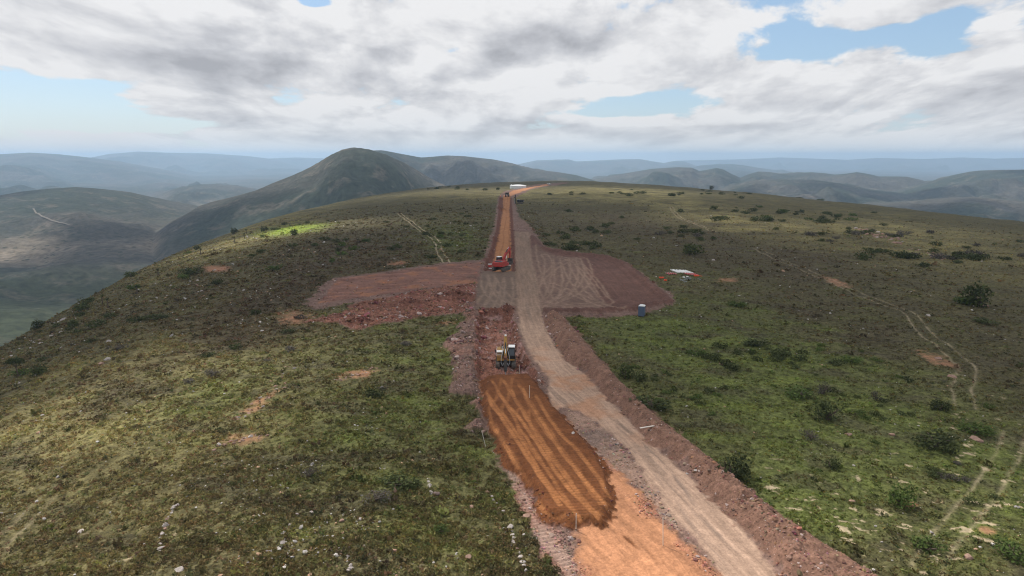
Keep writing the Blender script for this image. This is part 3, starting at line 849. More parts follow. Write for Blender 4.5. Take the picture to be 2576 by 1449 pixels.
def far_h(x, y):
    r = np.hypot(x, y); thv = np.arctan2(x, y)
    base = FLOOR + 26 * fbm(x, y, 1500, 4, 201) + 7 * fbm(x, y, 260, 4, 203)
    rise = sst(1200, 200, r) * 60
    h = base + rise
    best = np.zeros(x.size)
    for i, (d, wn_, wf_, a, zc) in enumerate(L_W):
        n_ = fbm(thv * 9, thv * 0 + i * 3.3, 1.0, 3, 300 + i)
        dd = d * (1 + .05 * n_)
        zr = np.interp(thv, a, zc, left=FLOOR - 200, right=FLOOR - 200)
        u = np.where(r < dd, (dd - r) / wn_, (r - dd) / wf_)
        # spurs and gullies running down the flank
        g = fbm(x, y, wn_ * .45, 5, 310 + i, .52)
        rid = (1 - 2 * np.abs(fbm(x, y, wn_ * .32, 4, 330 + i, .5)))
        ga, ra = (.42, .07) if d < 3500 else (.85, .17)
        uu = np.clip(u * (1 + ga * g * np.clip(u * 3, 0, 1)), 0, 1.6)
        prof = 1 - sst(0, 1.0, uu) * .62 - .38 * np.clip(uu, 0, 1.0)
        prof = np.clip(prof, 0, 1)
        hi_ = np.maximum(zr - FLOOR, -200)
        z = FLOOR + hi_ * prof + np.clip(u * 3, 0, 1) * np.clip(prof * 2, 0, 1) * hi_ * ra * (rid - .35)
        z = np.where(u > 1.5, -999, z)
        m = z > h
        h = np.where(m, z, h)
        best = np.where(m, i + 1, best)
    # keep under the hilltop on this side of its skyline
    s_t = np.sqrt(kof(thv) * 4 * CAM_H)
    tt = s_t / (2 * kof(thv))
    g0 = H0(x, y)
    lim = g0 - 12
    return np.where(r < tt * 1.15, np.minimum(h, lim), h), best


MH, t = new_mat('far_hills')
tcg = t.n('ShaderNodeTexCoord'); O_ = tcg.outputs['Object']
n1 = t.noise(O_, .0016, 5, .55); n2 = t.noise(O_, .012, 6, .62); n3 = t.noise(O_, .06, 4, .65); nb = t.noise(O_, .004, 4, .6)
sepz = t.n('ShaderNodeSeparateXYZ'); t.l(O_, sepz.inputs[0])
col_ = t.mix(t.ss(n1, .40, .60), (.042, .052, .040), (.078, .074, .064))
low = t.ss(t.m('ADD', sepz.outputs[2], t.m('MULTIPLY', t.m('SUBTRACT', nb, .5), 160)), -190, -245)
rlen = t.vm('LENGTH', O_)
tanv = t.m('MAXIMUM', t.m('MULTIPLY', t.ss(nb, .40, .58), .8), t.m('MULTIPLY', t.ss(rlen, 1980, 2150), t.ss(rlen, 2900, 2500)))
tanv = t.m('MULTIPLY', tanv, t.m('MULTIPLY', t.ss(rlen, 1900, 2150), t.ss(rlen, 6000, 4000)))
nearg = t.ss(rlen, 1980, 1750)
col_ = t.mix(t.m('MULTIPLY', low, t.m('MULTIPLY', tanv, .72)), col_, (.27, .22, .165))
col_ = t.mix(t.m('MULTIPLY', nearg, .75), col_, (.058, .068, .036))
col_ = t.mix(t.m('MULTIPLY', t.ss(n2, .52, .66), .42), col_, (.18, .15, .12))
vor = t.n('ShaderNodeTexVoronoi'); t.l(O_, vor.inputs['Vector']); vor.inputs['Scale'].default_value = .045
bushes = t.ss(vor.outputs['Distance'], .36, .20)
bushes = t.m('MULTIPLY', bushes, t.ss(n2, .40, .56))
col_ = t.mix(t.m('MULTIPLY', bushes, .75), col_, (.035, .042, .026))
col_ = t.vm('SCALE', col_, s=t.lin(n3, .32, .68, .62, 1.40))
ph = t.n('ShaderNodeBsdfPrincipled'); t.l(col_, ph.inputs['Base Color']); ph.inputs['Roughness'].default_value = 1; ph.inputs['Specular IOR Level'].default_value = .05
bp = t.n('ShaderNodeBump'); bp.inputs['Strength'].default_value = 1; bp.inputs['Distance'].default_value = 9
t.l(t.m('ADD', n2, t.m('MULTIPLY', n3, .35)), bp.inputs['Height']); t.l(bp.outputs[0], ph.inputs['Normal'])
oh = t.n('ShaderNodeOutputMaterial'); t.l(ph.outputs[0], oh.inputs[0])

rf = np.concatenate([np.geomspace(260, 1500, 120), np.arange(1520, 6600, 22.0), np.geomspace(6620, 26500, 270)])
tf = np.linspace(-1.0, 1.0, 900)
RF, TF = np.meshgrid(rf, tf, indexing='ij')
XF = (RF * np.sin(TF)).ravel(); YF = (RF * np.cos(TF)).ravel()
ZF, BF = far_h(XF, YF)
ia = np.arange(RF.size).reshape(RF.shape)
qf = np.stack([ia[:-1, :-1], ia[1:, :-1], ia[1:, 1:], ia[:-1, 1:]], -1).reshape(-1, 4)[:, ::-1]
VF = np.stack([XF, YF, ZF], 1)
bq = BF[qf[:, 0]]
for nm, lab, sel in (('valley', 'tan and dark scrub valley floor far below the hilltop', bq == 0), ('hills', 'hills and blue mountains in rows behind the hilltop', bq > 0)):
    f = qf[sel]
    used, inv = np.unique(f, return_inverse=True)
    link(nm, mesh_from(nm, VF[used], inv.reshape(-1, 4), MH), kind='structure', label=lab)

# dirt track on the low hill across the valley, draped a little above it
def drape(pts, width, name, colour, lab):
    """ribbon laid over the far land along points of the photo grid"""
    P3 = []
    for (dx, dy) in pts:
        a_, s_ = ang(dx, dy)
        tr_ = np.linspace(900, 9000, 4000)
        zz2 = CAM_H + s_ * tr_
        hz, _ = far_h(tr_ * math.sin(a_), tr_ * math.cos(a_))
        below = np.nonzero(hz > zz2)[0]
        if len(below):
            P3.append((tr_[below[0]] * math.sin(a_), tr_[below[0]] * math.cos(a_)))
    P3 = np.array(P3)
    Q = []
    for i in range(len(P3) - 1):
        for k2 in np.linspace(0, 1, 12, endpoint=False):
            Q.append(P3[i] * (1 - k2) + P3[i + 1] * k2)
    Q = np.array(Q)
    tg = np.gradient(Q, axis=0); tg /= np.linalg.norm(tg, axis=1)[:, None] + 1e-9
    nn = np.stack([tg[:, 1], -tg[:, 0]], 1)
    cols_ = []
    for o_ in (-.5, 0, .5):
        q = Q + nn * o_ * width
        hz, _ = far_h(q[:, 0], q[:, 1])
        cols_.append(np.column_stack([q, hz + 2.5]))
    V3 = np.concatenate(cols_)
    n = len(Q)
    F3 = [(i + k2 * n, i + 1 + k2 * n, i + 1 + (k2 + 1) * n, i + (k2 + 1) * n) for k2 in range(2) for i in range(n - 1)]
    link(name, mesh_from(name, V3, np.array(F3), simple(name + '_dust', colour, 1, scale=.02)), kind='structure', label=lab)


drape([(84, 526), (90, 536), (105, 546), (125, 554), (150, 562), (178, 570)], 5, 'far_track', (.19, .17, .14), 'pale track descending the low hill across the valley')

# ------------------------------------------------------------------ the air
HZ = (-27000, 27000, -2500, 27000, -480, max(float(ZF.max()), CAM_H) + 12)
bm = bmesh.new()
bmesh.ops.create_cube(bm, size=1)
for v in bm.verts:
    v.co = Vector((HZ[0] + (v.co.x + .5) * (HZ[1] - HZ[0]), HZ[2] + (v.co.y + .5) * (HZ[3] - HZ[2]), HZ[4] + (v.co.z + .5) * (HZ[5] - HZ[4])))
me = bpy.data.meshes.new('haze'); bm.to_mesh(me); bm.free()
mz, t = new_mat('haze_air')
pv = t.n('ShaderNodeVolumePrincipled')
pv.inputs['Color'].default_value = (.49, .68, .91, 1)
pv.inputs['Density'].default_value = 8.8e-5
pv.inputs['Anisotropy'].default_value = .25
oz = t.n('ShaderNodeOutputMaterial'); t.l(pv.outputs[0], oz.inputs['Volume'])
me.materials.append(mz)
link('haze', me, kind='stuff', label='pale blue haze filling the air over the valleys')

# ------------------------------------------------------------------ clouds overhead that shade parts of the land
def lit(x, y):
    """0 under cloud, 1 in sun, read from the patches of light in the photograph"""
    U, V = to_disp(x, y, np.maximum(H0(x, y), FLOOR + 60))
    r = np.hypot(x, y)

    def g(px_, py_, rx, ry, rot=0.0):
        gx, gy = P2G(px_, py_) if isinstance(px_, (int, float)) and py_ >= 0 else (px_, py_)
        c, s = math.cos(rot), math.sin(rot)
        a = ((x - gx) * c + (y - gy) * s) / rx
        b = (-(x - gx) * s + (y - gy) * c) / ry
        return np.exp(-(a * a + b * b) ** 1.3)
    L = np.zeros(x.size)
    L = np.maximum(L, 1.0 * sst(72, 50, y + .05 * x + 5 * fbm(x, y, 14, 3, 405)) * (np.abs(x) < 200))
    L = np.maximum(L, 1.0 * g(1750, 1480, 30, 16)); L = np.maximum(L, .95 * g(2400, 1300, 26, 22)); L = np.maximum(L, .85 * g(300, 1330, 60, 30, .2))
    L = np.maximum(L, 1.0 * g(350, 1000, 62, 30, .5)); L = np.maximum(L, .7 * g(560, 1010, 20, 16, .5)); L = np.maximum(L, .6 * g(640, 600, 60, 60, 0)); L = np.maximum(L, 1.1 * g(735, 580, 75, 45, .2)); L = np.maximum(L, .9 * g(1330, 476, 260, 170))
    L = np.maximum(L, .35 * g(2050, 1000, 34, 40)); L = np.maximum(L, .8 * g(1350, 1480, 40, 14)); L = np.maximum(L, .55 * g(1950, 560, 140, 60, 0)); L = np.maximum(L, .4 * g(1560, 700, 25, 25))
    # broad patches on the hills beyond
    f = fbm(x, y, 900, 3, 401)
    L = np.maximum(L, sst(-.35, .0, f) * sst(1300, 1600, r) * .95)
    L = L * (1 - .85 * np.exp(-((r - 1900) / 130) ** 2) * (x < -300))
    return L


CH = 1300.0
off = SUN_DIR / SUN_DIR.z * CH
gx = np.arange(-3600, 3601, 15.0); gy = np.arange(-500, 4301, 15.0)
GX, GY = np.meshgrid(gx, gy, indexing='ij')
xx, yy = GX.ravel(), GY.ravel()
dn = np.clip(1 - lit(xx, yy), 0, 1)
edge_ = np.minimum.reduce([xx + 3600, 3600 - xx, yy + 500, 4300 - yy])
dn = dn * sst(0, 400, edge_ + 150 * fbm(xx, yy, 400, 3, 407))
bil = fbm(xx, yy, 160, 4, 411)
th_ = dn * (70 + 60 * bil)
keep = dn > .02
zt_ = CH + 1.6 * np.maximum(th_, .5); zb_ = CH - .5 * np.maximum(th_, .5)
kx, ky = SUN_DIR.x / SUN_DIR.z, SUN_DIR.y / SUN_DIR.z
top = np.column_stack([xx + kx * zt_, yy + ky * zt_, zt_])
bot = np.column_stack([xx + kx * zb_, yy + ky * zb_, zb_])
nx, ny = GX.shape
ii = np.arange(nx * ny).reshape(nx, ny)
q = np.stack([ii[:-1, :-1], ii[1:, :-1], ii[1:, 1:], ii[:-1, 1:]], -1).reshape(-1, 4)
q = q[keep[q].all(1)]
N_ = nx * ny
from collections import Counter
# side walls where the deck ends
e_all = np.concatenate([q[:, [0, 1]], q[:, [1, 2]], q[:, [2, 3]], q[:, [3, 0]]])
key = np.sort(e_all, 1); kk = key[:, 0].astype(np.int64) * N_ + key[:, 1]
u_, ix_, ct_ = np.unique(kk, return_index=True, return_counts=True)
be = e_all[ix_[ct_ == 1]]
side = np.stack([be[:, 0], be[:, 0] + N_, be[:, 1] + N_, be[:, 1]], 1)
allq = np.concatenate([q, q[:, ::-1] + N_, side])
V2 = np.concatenate([top, bot])
used, inv = np.unique(allq, return_inverse=True)
mc, t = new_mat('cloud_white')
at = t.n('ShaderNodeAttribute', attribute_name='dens')
df = t.n('ShaderNodeBsdfDiffuse'); df.inputs[0].default_value = (.9, .9, .92, 1)
tl = t.n('ShaderNodeBsdfTranslucent'); tl.inputs[0].default_value = (.55, .56, .60, 1)
m1 = t.n('ShaderNodeMixShader'); m1.inputs[0].default_value = .6; t.l(df.outputs[0], m1.inputs[1]); t.l(tl.outputs[0], m1.inputs[2])
tp = t.n('ShaderNodeBsdfTransparent')
m2 = t.n('ShaderNodeMixShader'); t.l(t.m('MULTIPLY', at.outputs['Fac'], .86), m2.inputs[0]); t.l(tp.outputs[0], m2.inputs[1]); t.l(m1.outputs[0], m2.inputs[2])
oc = t.n('ShaderNodeOutputMaterial'); t.l(m2.outputs[0], oc.inputs[0])
dd2 = np.concatenate([dn, dn])
link('cloud', mesh_from('cloud', V2[used], inv.reshape(-1, 4), mc, {'dens': dd2[used]}), kind='structure', label='broken grey white cloud deck overhead')

# ------------------------------------------------------------------ object building helpers
class MB:
    """collects shapes for one mesh"""
    def __init__(self):
        self.bm = bmesh.new()

    def _add(self, geom_verts, M_):
        for v in geom_verts:
            v.co = M_ @ v.co

    def box(self, c, s, rot=(0, 0, 0), bevel=0.0):
        r = bmesh.ops.create_cube(self.bm, size=1)
        vs = r['verts']
        for v in vs:
            v.co = Vector((v.co.x * s[0], v.co.y * s[1], v.co.z * s[2]))
        if bevel:
            es = list({e for v in vs for e in v.link_edges})
            rb = bmesh.ops.bevel(self.bm, geom=es, offset=bevel, segments=2, affect='EDGES', profile=.6)
            vs = list({v for f in rb['faces'] for v in f.verts} | {v for v in vs if v.is_valid})
        from mathutils import Euler
        M_ = Matrix.Translation(c) @ Euler(rot).to_matrix().to_4x4()
        self._add(vs, M_)
        return self

    def tube(self, a, b, r1, r2=None, seg=12):
        a = Vector(a); b = Vector(b)
        d = b - a
        r = bmesh.ops.create_cone(self.bm, cap_ends=True, segments=seg, radius1=r1, radius2=r1 if r2 is None else r2, depth=d.length)
        M_ = Matrix.Translation((a + b) / 2) @ d.to_track_quat('Z', 'Y').to_matrix().to_4x4()
        self._add(r['verts'], M_)
        return self

    def prism(self, pts, x0, x1, axis='x', bevel=0.0):
        """outline in the (y,z) plane extruded along x (or (x,z) along y, (x,y) along z)"""
        def mk(p, w_):
            return {'x': (w_, p[0], p[1]), 'y': (p[0], w_, p[1]), 'z': (p[0], p[1], w_)}[axis]
        A = [self.bm.verts.new(mk(p, x0)) for p in pts]
        B = [self.bm.verts.new(mk(p, x1)) for p in pts]
        n = len(pts)
        fs = [self.bm.faces.new(A), self.bm.faces.new(B[::-1])]
        for i in range(n):
            fs.append(self.bm.faces.new((A[i], B[i], B[(i + 1) % n], A[(i + 1) % n])))
        bmesh.ops.recalc_face_normals(self.bm, faces=fs)
        if bevel:
            es = list({e for f in fs for e in f.edges})
            bmesh.ops.bevel(self.bm, geom=es, offset=bevel, segments=1, affect='EDGES')
        return self

    def path(self, pts, r, seg=8):
        """tube through points"""
        for a, b in zip(pts[:-1], pts[1:]):
            self.tube(a, b, r, seg=seg)
        return self

    def sphere(self, c, r, sub=2, squash=1.0):
        g = bmesh.ops.create_icosphere(self.bm, subdivisions=sub, radius=r)
        for v in g['verts']:
            v.co = Vector((v.co.x, v.co.y, v.co.z * squash)) + Vector(c)
        return self

    def build(self, name, mat, parent=None, smooth=False, **kw):
        me = bpy.data.meshes.new(name)
        bmesh.ops.recalc_face_normals(self.bm, faces=self.bm.faces[:])
        self.bm.to_mesh(me); self.bm.free()
        me.materials.append(mat)
        if smooth:
            for p_ in me.polygons:
                p_.use_smooth = True
        return link(name, me, parent, **kw)


def empty(name, loc, rz=0.0, label=None, cat=None, group=None, tilt=None, scale=1.0):
    o = bpy.data.objects.new(name, None)
    COL.objects.link(o)
    o.location = loc
    o.rotation_euler = (0, 0, rz) if tilt is None else (tilt[0], tilt[1], rz)
    o.scale = (scale,) * 3
    o['label'] = label; o['category'] = cat
    if group:
        o['group'] = group
    return o


def copy_tree(o, parent=None):
    c = o.copy(); COL.objects.link(c)
    c.parent = parent
    for ch in o.children:
        copy_tree(ch, c)
    return c


M = dict(
    red=simple('red_paint', (.40, .035, .03), .45, var=.15, dirt=((.22, .10, .07), .55)),
    yellow=simple('yellow_paint', (.36, .20, .045), .6, var=.2, dirt=((.18, .10, .065), .75)),
    black=simple('black_paint', (.022, .022, .024), .5, var=.2),
    dark=simple('dark_steel', (.05, .047, .045), .6, var=.25, dirt=((.16, .10, .07), .5)),
    track=simple('track_steel', (.10, .09, .08), .8, var=.3, dirt=((.22, .15, .11), .8), bump=.5),
    white=simple('white_paint', (.80, .80, .79), .5, var=.05),
    grey=simple('grey_plastic', (.42, .44, .46), .6, var=.08),
    blue=simple('blue_grey_plastic', (.085, .115, .175), .55, var=.10),
    glass=simple('cab_glass', (.03, .04, .05), .12, var=.1, spec=.6),
    chrome=simple('chrome_rod', (.75, .75, .75), .25, metal=1.0, var=.05),
    tank=simple('tank_steel', (.66, .68, .68), .5, var=.06, scale=.6),
    tankroof=simple('tank_roof', (.80, .81, .81), .6, var=.04, scale=.4),
    orange=simple('orange_plastic', (.80, .09, .025), .5, var=.1),
    pole_red=simple('red_pole_paint', (.50, .04, .035), .5, var=.15),
    wood=simple('pale_wood', (.60, .56, .50), .8, var=.15),
    galv=simple('galvanised_steel', (.30, .33, .36), .5, metal=.4, var=.2),
    tyre=simple('tyre_rubber', (.03, .03, .032), .85, var=.2),
    skin=simple('skin', (.20, .10, .06), .6), dkred=simple('tail_lamp', (.4, .02, .02), .4),
    bark=simple('bark', (.10, .075, .055), .9, var=.3, bump=.5),
    rust=simple('rusty_steel', (.17, .075, .045), .8, var=.3),
)


def at(dx, dy, lift=0.0):
    x, y = P2G(dx, dy)
    # refine against the worked ground (two steps along the line of sight)
    X, Yy, Zz = ray(dx, dy)
    L = math.hypot(X, Yy)
    t_ = math.hypot(x, y)
    for _ in range(4):
        z_ = zat(t_ * X / L, t_ * Yy / L)
        t_new = (CAM_H - z_) / (-Zz / L)
        if abs(t_new - t_) > .15 * t_:
            break
        t_ = t_new
    x, y = t_ * X / L, t_ * Yy / L
    return Vector((x, y, zat(x, y) + lift))


def track_shape(L, H, n=8):
    """side outline of a crawler track, raised idler and sprocket"""
    r = H / 2
    pts = []
    for i in range(n + 1):
        a = -math.pi / 2 + math.pi * i / n
        pts.append((L / 2 - r + r * math.cos(a), r + r * math.sin(a)))
    for i in range(n + 1):
        a = math.pi / 2 + math.pi * i / n
        pts.append((-L / 2 + r + r * math.cos(a), r + r * math.sin(a)))
    return pts


def crawler(root, L, W, H, shoe, mat=None):
    for s in (-1, 1):
        b = MB().prism(track_shape(L, H), s * (W / 2 - shoe), s * W / 2, 'x')
        n = int(L / .2)
        for i in range(n):                                   # grouser plates top and bottom
            y_ = -L / 2 + H / 2 + (L - H) * (i + .5) / n
            for z_ in (-.012, H + .012):
                b.box((s * (W / 2 - shoe / 2), y_, z_), (shoe * 1.02, .05, .05))
        for e_ in (-1, 1):
            for i in range(5):
                a = math.pi * (i + .5) / 5 - math.pi / 2
                b.box((s * (W / 2 - shoe / 2), e_ * (L / 2 - H / 2 + (H / 2 + .01) * math.cos(a)), H / 2 + (H / 2 + .01) * math.sin(a)), (shoe * 1.02, .05, .05), (e_ * a, 0, 0))
        tr_ = b.build('crawler_track', M['track'], root)
        rl = MB()
        for i in range(6):
            rl.tube((s * (W / 2 - shoe - .03), -L / 2 + H / 2 + (L - H) * i / 5, H * .4), (s * (W / 2 + .015), -L / 2 + H / 2 + (L - H) * i / 5, H * .4), H * .26, seg=12)
        rl.build('track_roller', M['dark'], tr_)
    MB().box((0, 0, H * .55), (W - 2 * shoe + .1, L * .55, H * .45), bevel=.05).tube((0, 0, H * .7), (0, 0, H + .22), .62, seg=20).build('undercarriage', M['dark'], root)


def beam2(pts_w, w_):
    """box section arm through (y,z,height) stations, welded plates; returns an MB"""
    b = MB()
    up, lo = [], []
    for i, (y_, z_, h_) in enumerate(pts_w):
        a = pts_w[max(0, i - 1)]; c = pts_w[min(len(pts_w) - 1, i + 1)]
        d = Vector((c[0] - a[0], c[1] - a[1])).normalized()
        nrm = Vector((-d.y, d.x))
        up.append((y_ + nrm.x * h_ / 2, z_ + nrm.y * h_ / 2))
        lo.append((y_ - nrm.x * h_ / 2, z_ - nrm.y * h_ / 2))
    b.prism(up + lo[::-1], -w_ / 2, w_ / 2, 'x')
    return b


def cylinder(root, a, b, r, name='hydraulic_cylinder', frac=.58, x=0.0):
    A = Vector((x, a[0], a[1])); B = Vector((x, b[0], b[1]))
    mid = A.lerp(B, frac)
    o = MB().tube(A, mid, r).build(name, M['black'], root)
    MB().tube(mid, B, r * .55).build('piston_rod', M['chrome'], o)
    return o


def excavator(name, loc, rz, paint, label, kind='bucket', scale=1.0):
    """+Y is the front. tracks, house, cab, counterweight, boom, stick and tool"""
    root = empty(name, loc, rz, label, 'excavator', scale=scale)
    L, W, H = 4.5, 3.1, .98
    if kind == 'bucket':
        crawler(root, L, W, H, .6)
    else:
        crawler(root, L, W, H, .62)
    z0 = H + .2
    pm = M[paint]
    # house
    hb = MB().box((0, -.35, z0 + .16), (2.75, 4.0, .30), bevel=.04)
    hb.box((.78, -.55, z0 + .78), (1.15, 2.35, .95), bevel=.07)                     # right side (tank and tool box)
    hb.box((-.98, -1.05, z0 + .78), (.85, 1.5, .95), bevel=.07)                      # left service panel behind the cab
    hb.build('house', pm, root)
    MB().box((.0, -1.25, z0 + 1.02), (1.9, 1.5, .52), bevel=.08).build('engine_cover', M['black'] if kind == 'bucket' else M['yellow'], root)
    g = MB()
    for i in range(6):
        g.box((-.75 + .3 * i, -1.35, z0 + 1.31), (.16, 1.0, .05), bevel=.01)
    g.build('engine_grille', M['galv'] if kind == 'bucket' else M['black'], root)
    MB().tube((.55, -1.5, z0 + 1.2), (.55, -1.5, z0 + 1.75), .07).build('exhaust_pipe', M['black'], root)
    # counterweight: rounded slab
    cw = [(-1.45, -1.9), (-1.40, -2.35), (-1.0, -2.68), (0, -2.80), (1.0, -2.68), (1.40, -2.35), (1.45, -1.9)]
    MB().prism(cw, z0 + .05, z0 + 1.12, 'z', bevel=.06).build('counterweight', pm, root)
    # front deck and steps on the right
    st = MB()
    if kind != 'bucket':
        st.box((.95, 1.25, z0 + .42), (.85, .9, .75), bevel=.05)
        st.build('tool_box', M['yellow'], root)
        s2 = MB()
        s2.box((.95, .62, z0 + 1.27), (.9, .9, .06)); s2.build('walkway_plate', M['white'], root)
        hr = MB()
        for x_ in (.55, 1.38):
            hr.path([(x_, 1.65, z0 + .8), (x_, 1.65, z0 + 1.5), (x_, .2, z0 + 1.75), (x_, -.6, z0 + 1.75)], .022)
        for z_ in (1.0, 1.3):
            hr.tube((.55, 1.65, z0 + z_), (1.38, 1.65, z0 + z_), .022)
        hr.build('handrail', M['white'], root)
    else:
        st.box((.98, 1.1, z0 + .4), (.8, .8, .5), bevel=.05).build('tool_box', pm, root)
        hr = MB().path([(1.35, 1.4, z0 + .6), (1.35, 1.4, z0 + 1.5), (1.35, .2, z0 + 1.7)], .022); hr.build('handrail', M['black'], root)
        MB().box((-.35, -.35, z0 + 1.28), (1.1, .9, .34), bevel=.08).build('hood', pm, root)
    # cab
    cx = -.93
    prof = [(-.35, 0), (1.30, 0), (1.42, .55), (1.12, 1.62), (.9, 1.74), (-.30, 1.74), (-.40, 1.2)]
    prof = [(y_ + .35, z_ + z0 + .30) for y_, z_ in prof]
    cab = MB().prism(prof, cx - .48, cx + .48, 'x', bevel=.04).build('cab', M['black'] if kind == 'bucket' else M['black'], root)
    for (c, s, rot) in (((cx, 1.66, z0 + 1.38), (.80, .02, 1.0), (.27, 0, 0)), ((cx - .49, .85, z0 + 1.4), (.02, 1.1, .8), (0, 0, 0)), ((cx + .49, .85, z0 + 1.4), (.02, 1.1, .8), (0, 0, 0)), ((cx, -.035, z0 + 1.45), (.75, .02, .6), (0, 0, 0))):
        MB().box(c, s, rot).build('cab_window', M['glass'], cab)
    MB().box((cx, .64, z0 + 2.09), (1.0, 1.42, .10), bevel=.04).build('cab_roof', M['white'], cab)
    # arm
    if kind == 'bucket':
        boom = [(.9, z0 + .55, .55), (1.5, z0 + 1.6, .72), (2.3, z0 + 2.45, .74), (3.5, z0 + 2.95, .60), (5.1, z0 + 3.6, .40)]
        bo = beam2(boom, .42).build('boom', pm, root)
        stick = [(4.5, z0 + 4.1, .35), (5.0, z0 + 3.55, .62), (5.1, z0 + 2.3, .48), (5.05, z0 + 1.2, .34)]
        beam2(stick, .34).build('stick', pm, root)
        cylinder(root, (1.5, z0 + .5), (2.55, z0 + 2.2), .10, x=.32, name='boom_cylinder')
        cylinder(root, (1.5, z0 + .5), (2.55, z0 + 2.2), .10, x=-.32, name='boom_cylinder')
        cylinder(root, (2.6, z0 + 3.0), (4.5, z0 + 4.1), .11, name='stick_cylinder')
        cylinder(root, (5.3, z0 + 3.3), (5.5, z0 + 1.6), .09, name='bucket_cylinder')
        buck = [(y_, z_ - .75) for y_, z_ in [(5.0, z0 + 1.95), (5.5, z0 + 1.9), (5.75, z0 + 1.3), (5.6, z0 + .6), (5.0, z0 + .25), (4.4, z0 + .5), (4.25, z0 + .75), (4.7, z0 + .8), (5.05, z0 + 1.2)]]
        bk = MB().prism(buck, -.62, .62, 'x').build('bucket', M['dark'], root)
        tt = MB()
        for i in range(5):
            tt.box((-.5 + .25 * i, 4.25, z0 - .13), (.09, .3, .07), (.4, 0, 0))
        tt.build('bucket_tooth', M['track'], bk)
    else:
        boom = [(.9, z0 + .5, .50), (1.2, z0 + 1.5, .66), (1.65, z0 + 2.5, .70), (2.2, z0 + 3.2, .55), (2.9, z0 + 3.95, .36)]
        beam2(boom, .52).build('boom', pm, root)
        stick = [(2.3, z0 + 4.25, .30), (2.9, z0 + 3.9, .55), (3.9, z0 + 2.85, .44), (4.85, z0 + 1.75, .34)]
        beam2(stick, .44).build('stick', pm, root)
        cylinder(root, (1.5, z0 + .5), (1.95, z0 + 2.4), .10, x=.31, name='boom_cylinder')
        cylinder(root, (1.5, z0 + .5), (1.95, z0 + 2.4), .10, x=-.31, name='boom_cylinder')
        cylinder(root, (1.35, z0 + 2.85), (2.3, z0 + 4.25), .11, name='stick_cylinder')
        cylinder(root, (3.5, z0 + 3.5), (5.05, z0 + 2.2), .09, name='tool_cylinder')
        # breaker: bracket, housing, moil point
        base = Vector((0, 4.95, z0 + 1.65)); tip = Vector((0, 5.75, -.55))
        d = (tip - base).normalized()
        br_ = MB()
        br_.box(base + d * .15, (.55, .7, .55), (-.25, 0, 0), bevel=.06)
        br_.build('breaker_bracket', M['rust'], root)
        hs = MB()
        q_ = base + d * 1.25
        hs.box(q_, (.50, .56, 1.9), (.25, 0, 0), bevel=.06)
        for z_ in (-.7, 0, .7):
            hs.box(q_ + d * z_, (.56, .62, .07), (.25, 0, 0), bevel=.01)
        hb_ = hs.build('breaker_housing', M['dark'], root)
        MB().tube(base + d * 2.15, tip, .075, .03).build('breaker_point', M['galv'], hb_)
        for s in (-1, 1):
            pts = [(s * .2, 4.1, z0 + 2.9), (s * .42, 4.7, z0 + 2.3), (s * .62, 5.0, z0 + 1.5), (s * .66, 5.15, z0 + .8), (s * .45, 5.2, z0 + .35), (s * .24, 5.1, z0 + .75)]
            MB().path(pts, .035).build('hydraulic_hose', M['grey'], root)
        MB().box((0, 2.75, z0 + 4.38), (.30, .5, .16), bevel=.04).build('work_lamp_bracket', M['white'], root)
    # mirrors
    for s in (-1, 1):
        o_ = MB().tube((s * 1.35, 1.35, z0 + 1.0), (s * 1.55, 1.65, z0 + 1.5), .02).box((s * 1.57, 1.67, z0 + 1.65), (.2, .04, .34), bevel=.01)
        o_.build('mirror', M['black'], root)
    return root


# yellow machine with the rock breaker, nose towards the viewer
p = at(1272, 929)
p2 = P2G(1270, 915)
ye = excavator('excavator', (p.x, p.y + 2.4, p.z + .10), math.pi, 'yellow', 'dusty yellow excavator with hydraulic rock breaker standing in the rubble trench', kind='breaker', scale=1.0)
ye['group'] = 'excavators on the road works'
p = at(1261, 684)
re_ = excavator('excavator', (p.x, p.y + 2.6, p.z + .05), R(-24), 'red', 'red excavator with raised arm and white cab roof at the mouth of the cutting', kind='bucket', scale=1.13)
re_['group'] = 'excavators on the road works'

# portable toilet
p = at(1614, 795)
tl_ = empty('portable_toilet', p, R(-22), 'blue grey portable toilet with a white roof standing at the corner of the brown pad', 'toilet')
MB().box((0, 0, 1.06), (1.12, 1.15, 2.0), bevel=.03).build('cabin', M['blue'], tl_)
MB().box((0, 0, .05), (1.2, 1.25, .10), bevel=.02).build('skid_base', M['black'], tl_)
d_ = MB().box((-.575, 0, 1.06), (.03, .86, 1.84), bevel=.01).build('door', M['grey'], tl_)
MB().box((-.60, .32, 1.05), (.03, .06, .16)).build('door_handle', M['black'], d_)
MB().box((-.60, 0, 1.62), (.012, .4, .25)).build('vent_panel', M['white'], d_)
for sx in (-1, 1):
    for sy in (-1, 1):
        MB().box((sx * .56, sy * .575, 1.06), (.08, .08, 2.0), bevel=.02).build('corner_post', M['blue'], tl_)
rf_ = MB().prism([(-.62, 2.07), (-.62, 2.13), (-.45, 2.24), (0, 2.29), (.45, 2.24), (.62, 2.13), (.62, 2.07)], -.62, .62, 'y', bevel=.02)
rf_.build('roof', M['white'], tl_)
MB().tube((.45, -.45, 2.15), (.45, -.45, 2.48), .05).build('vent_pipe', M['white'], tl_)

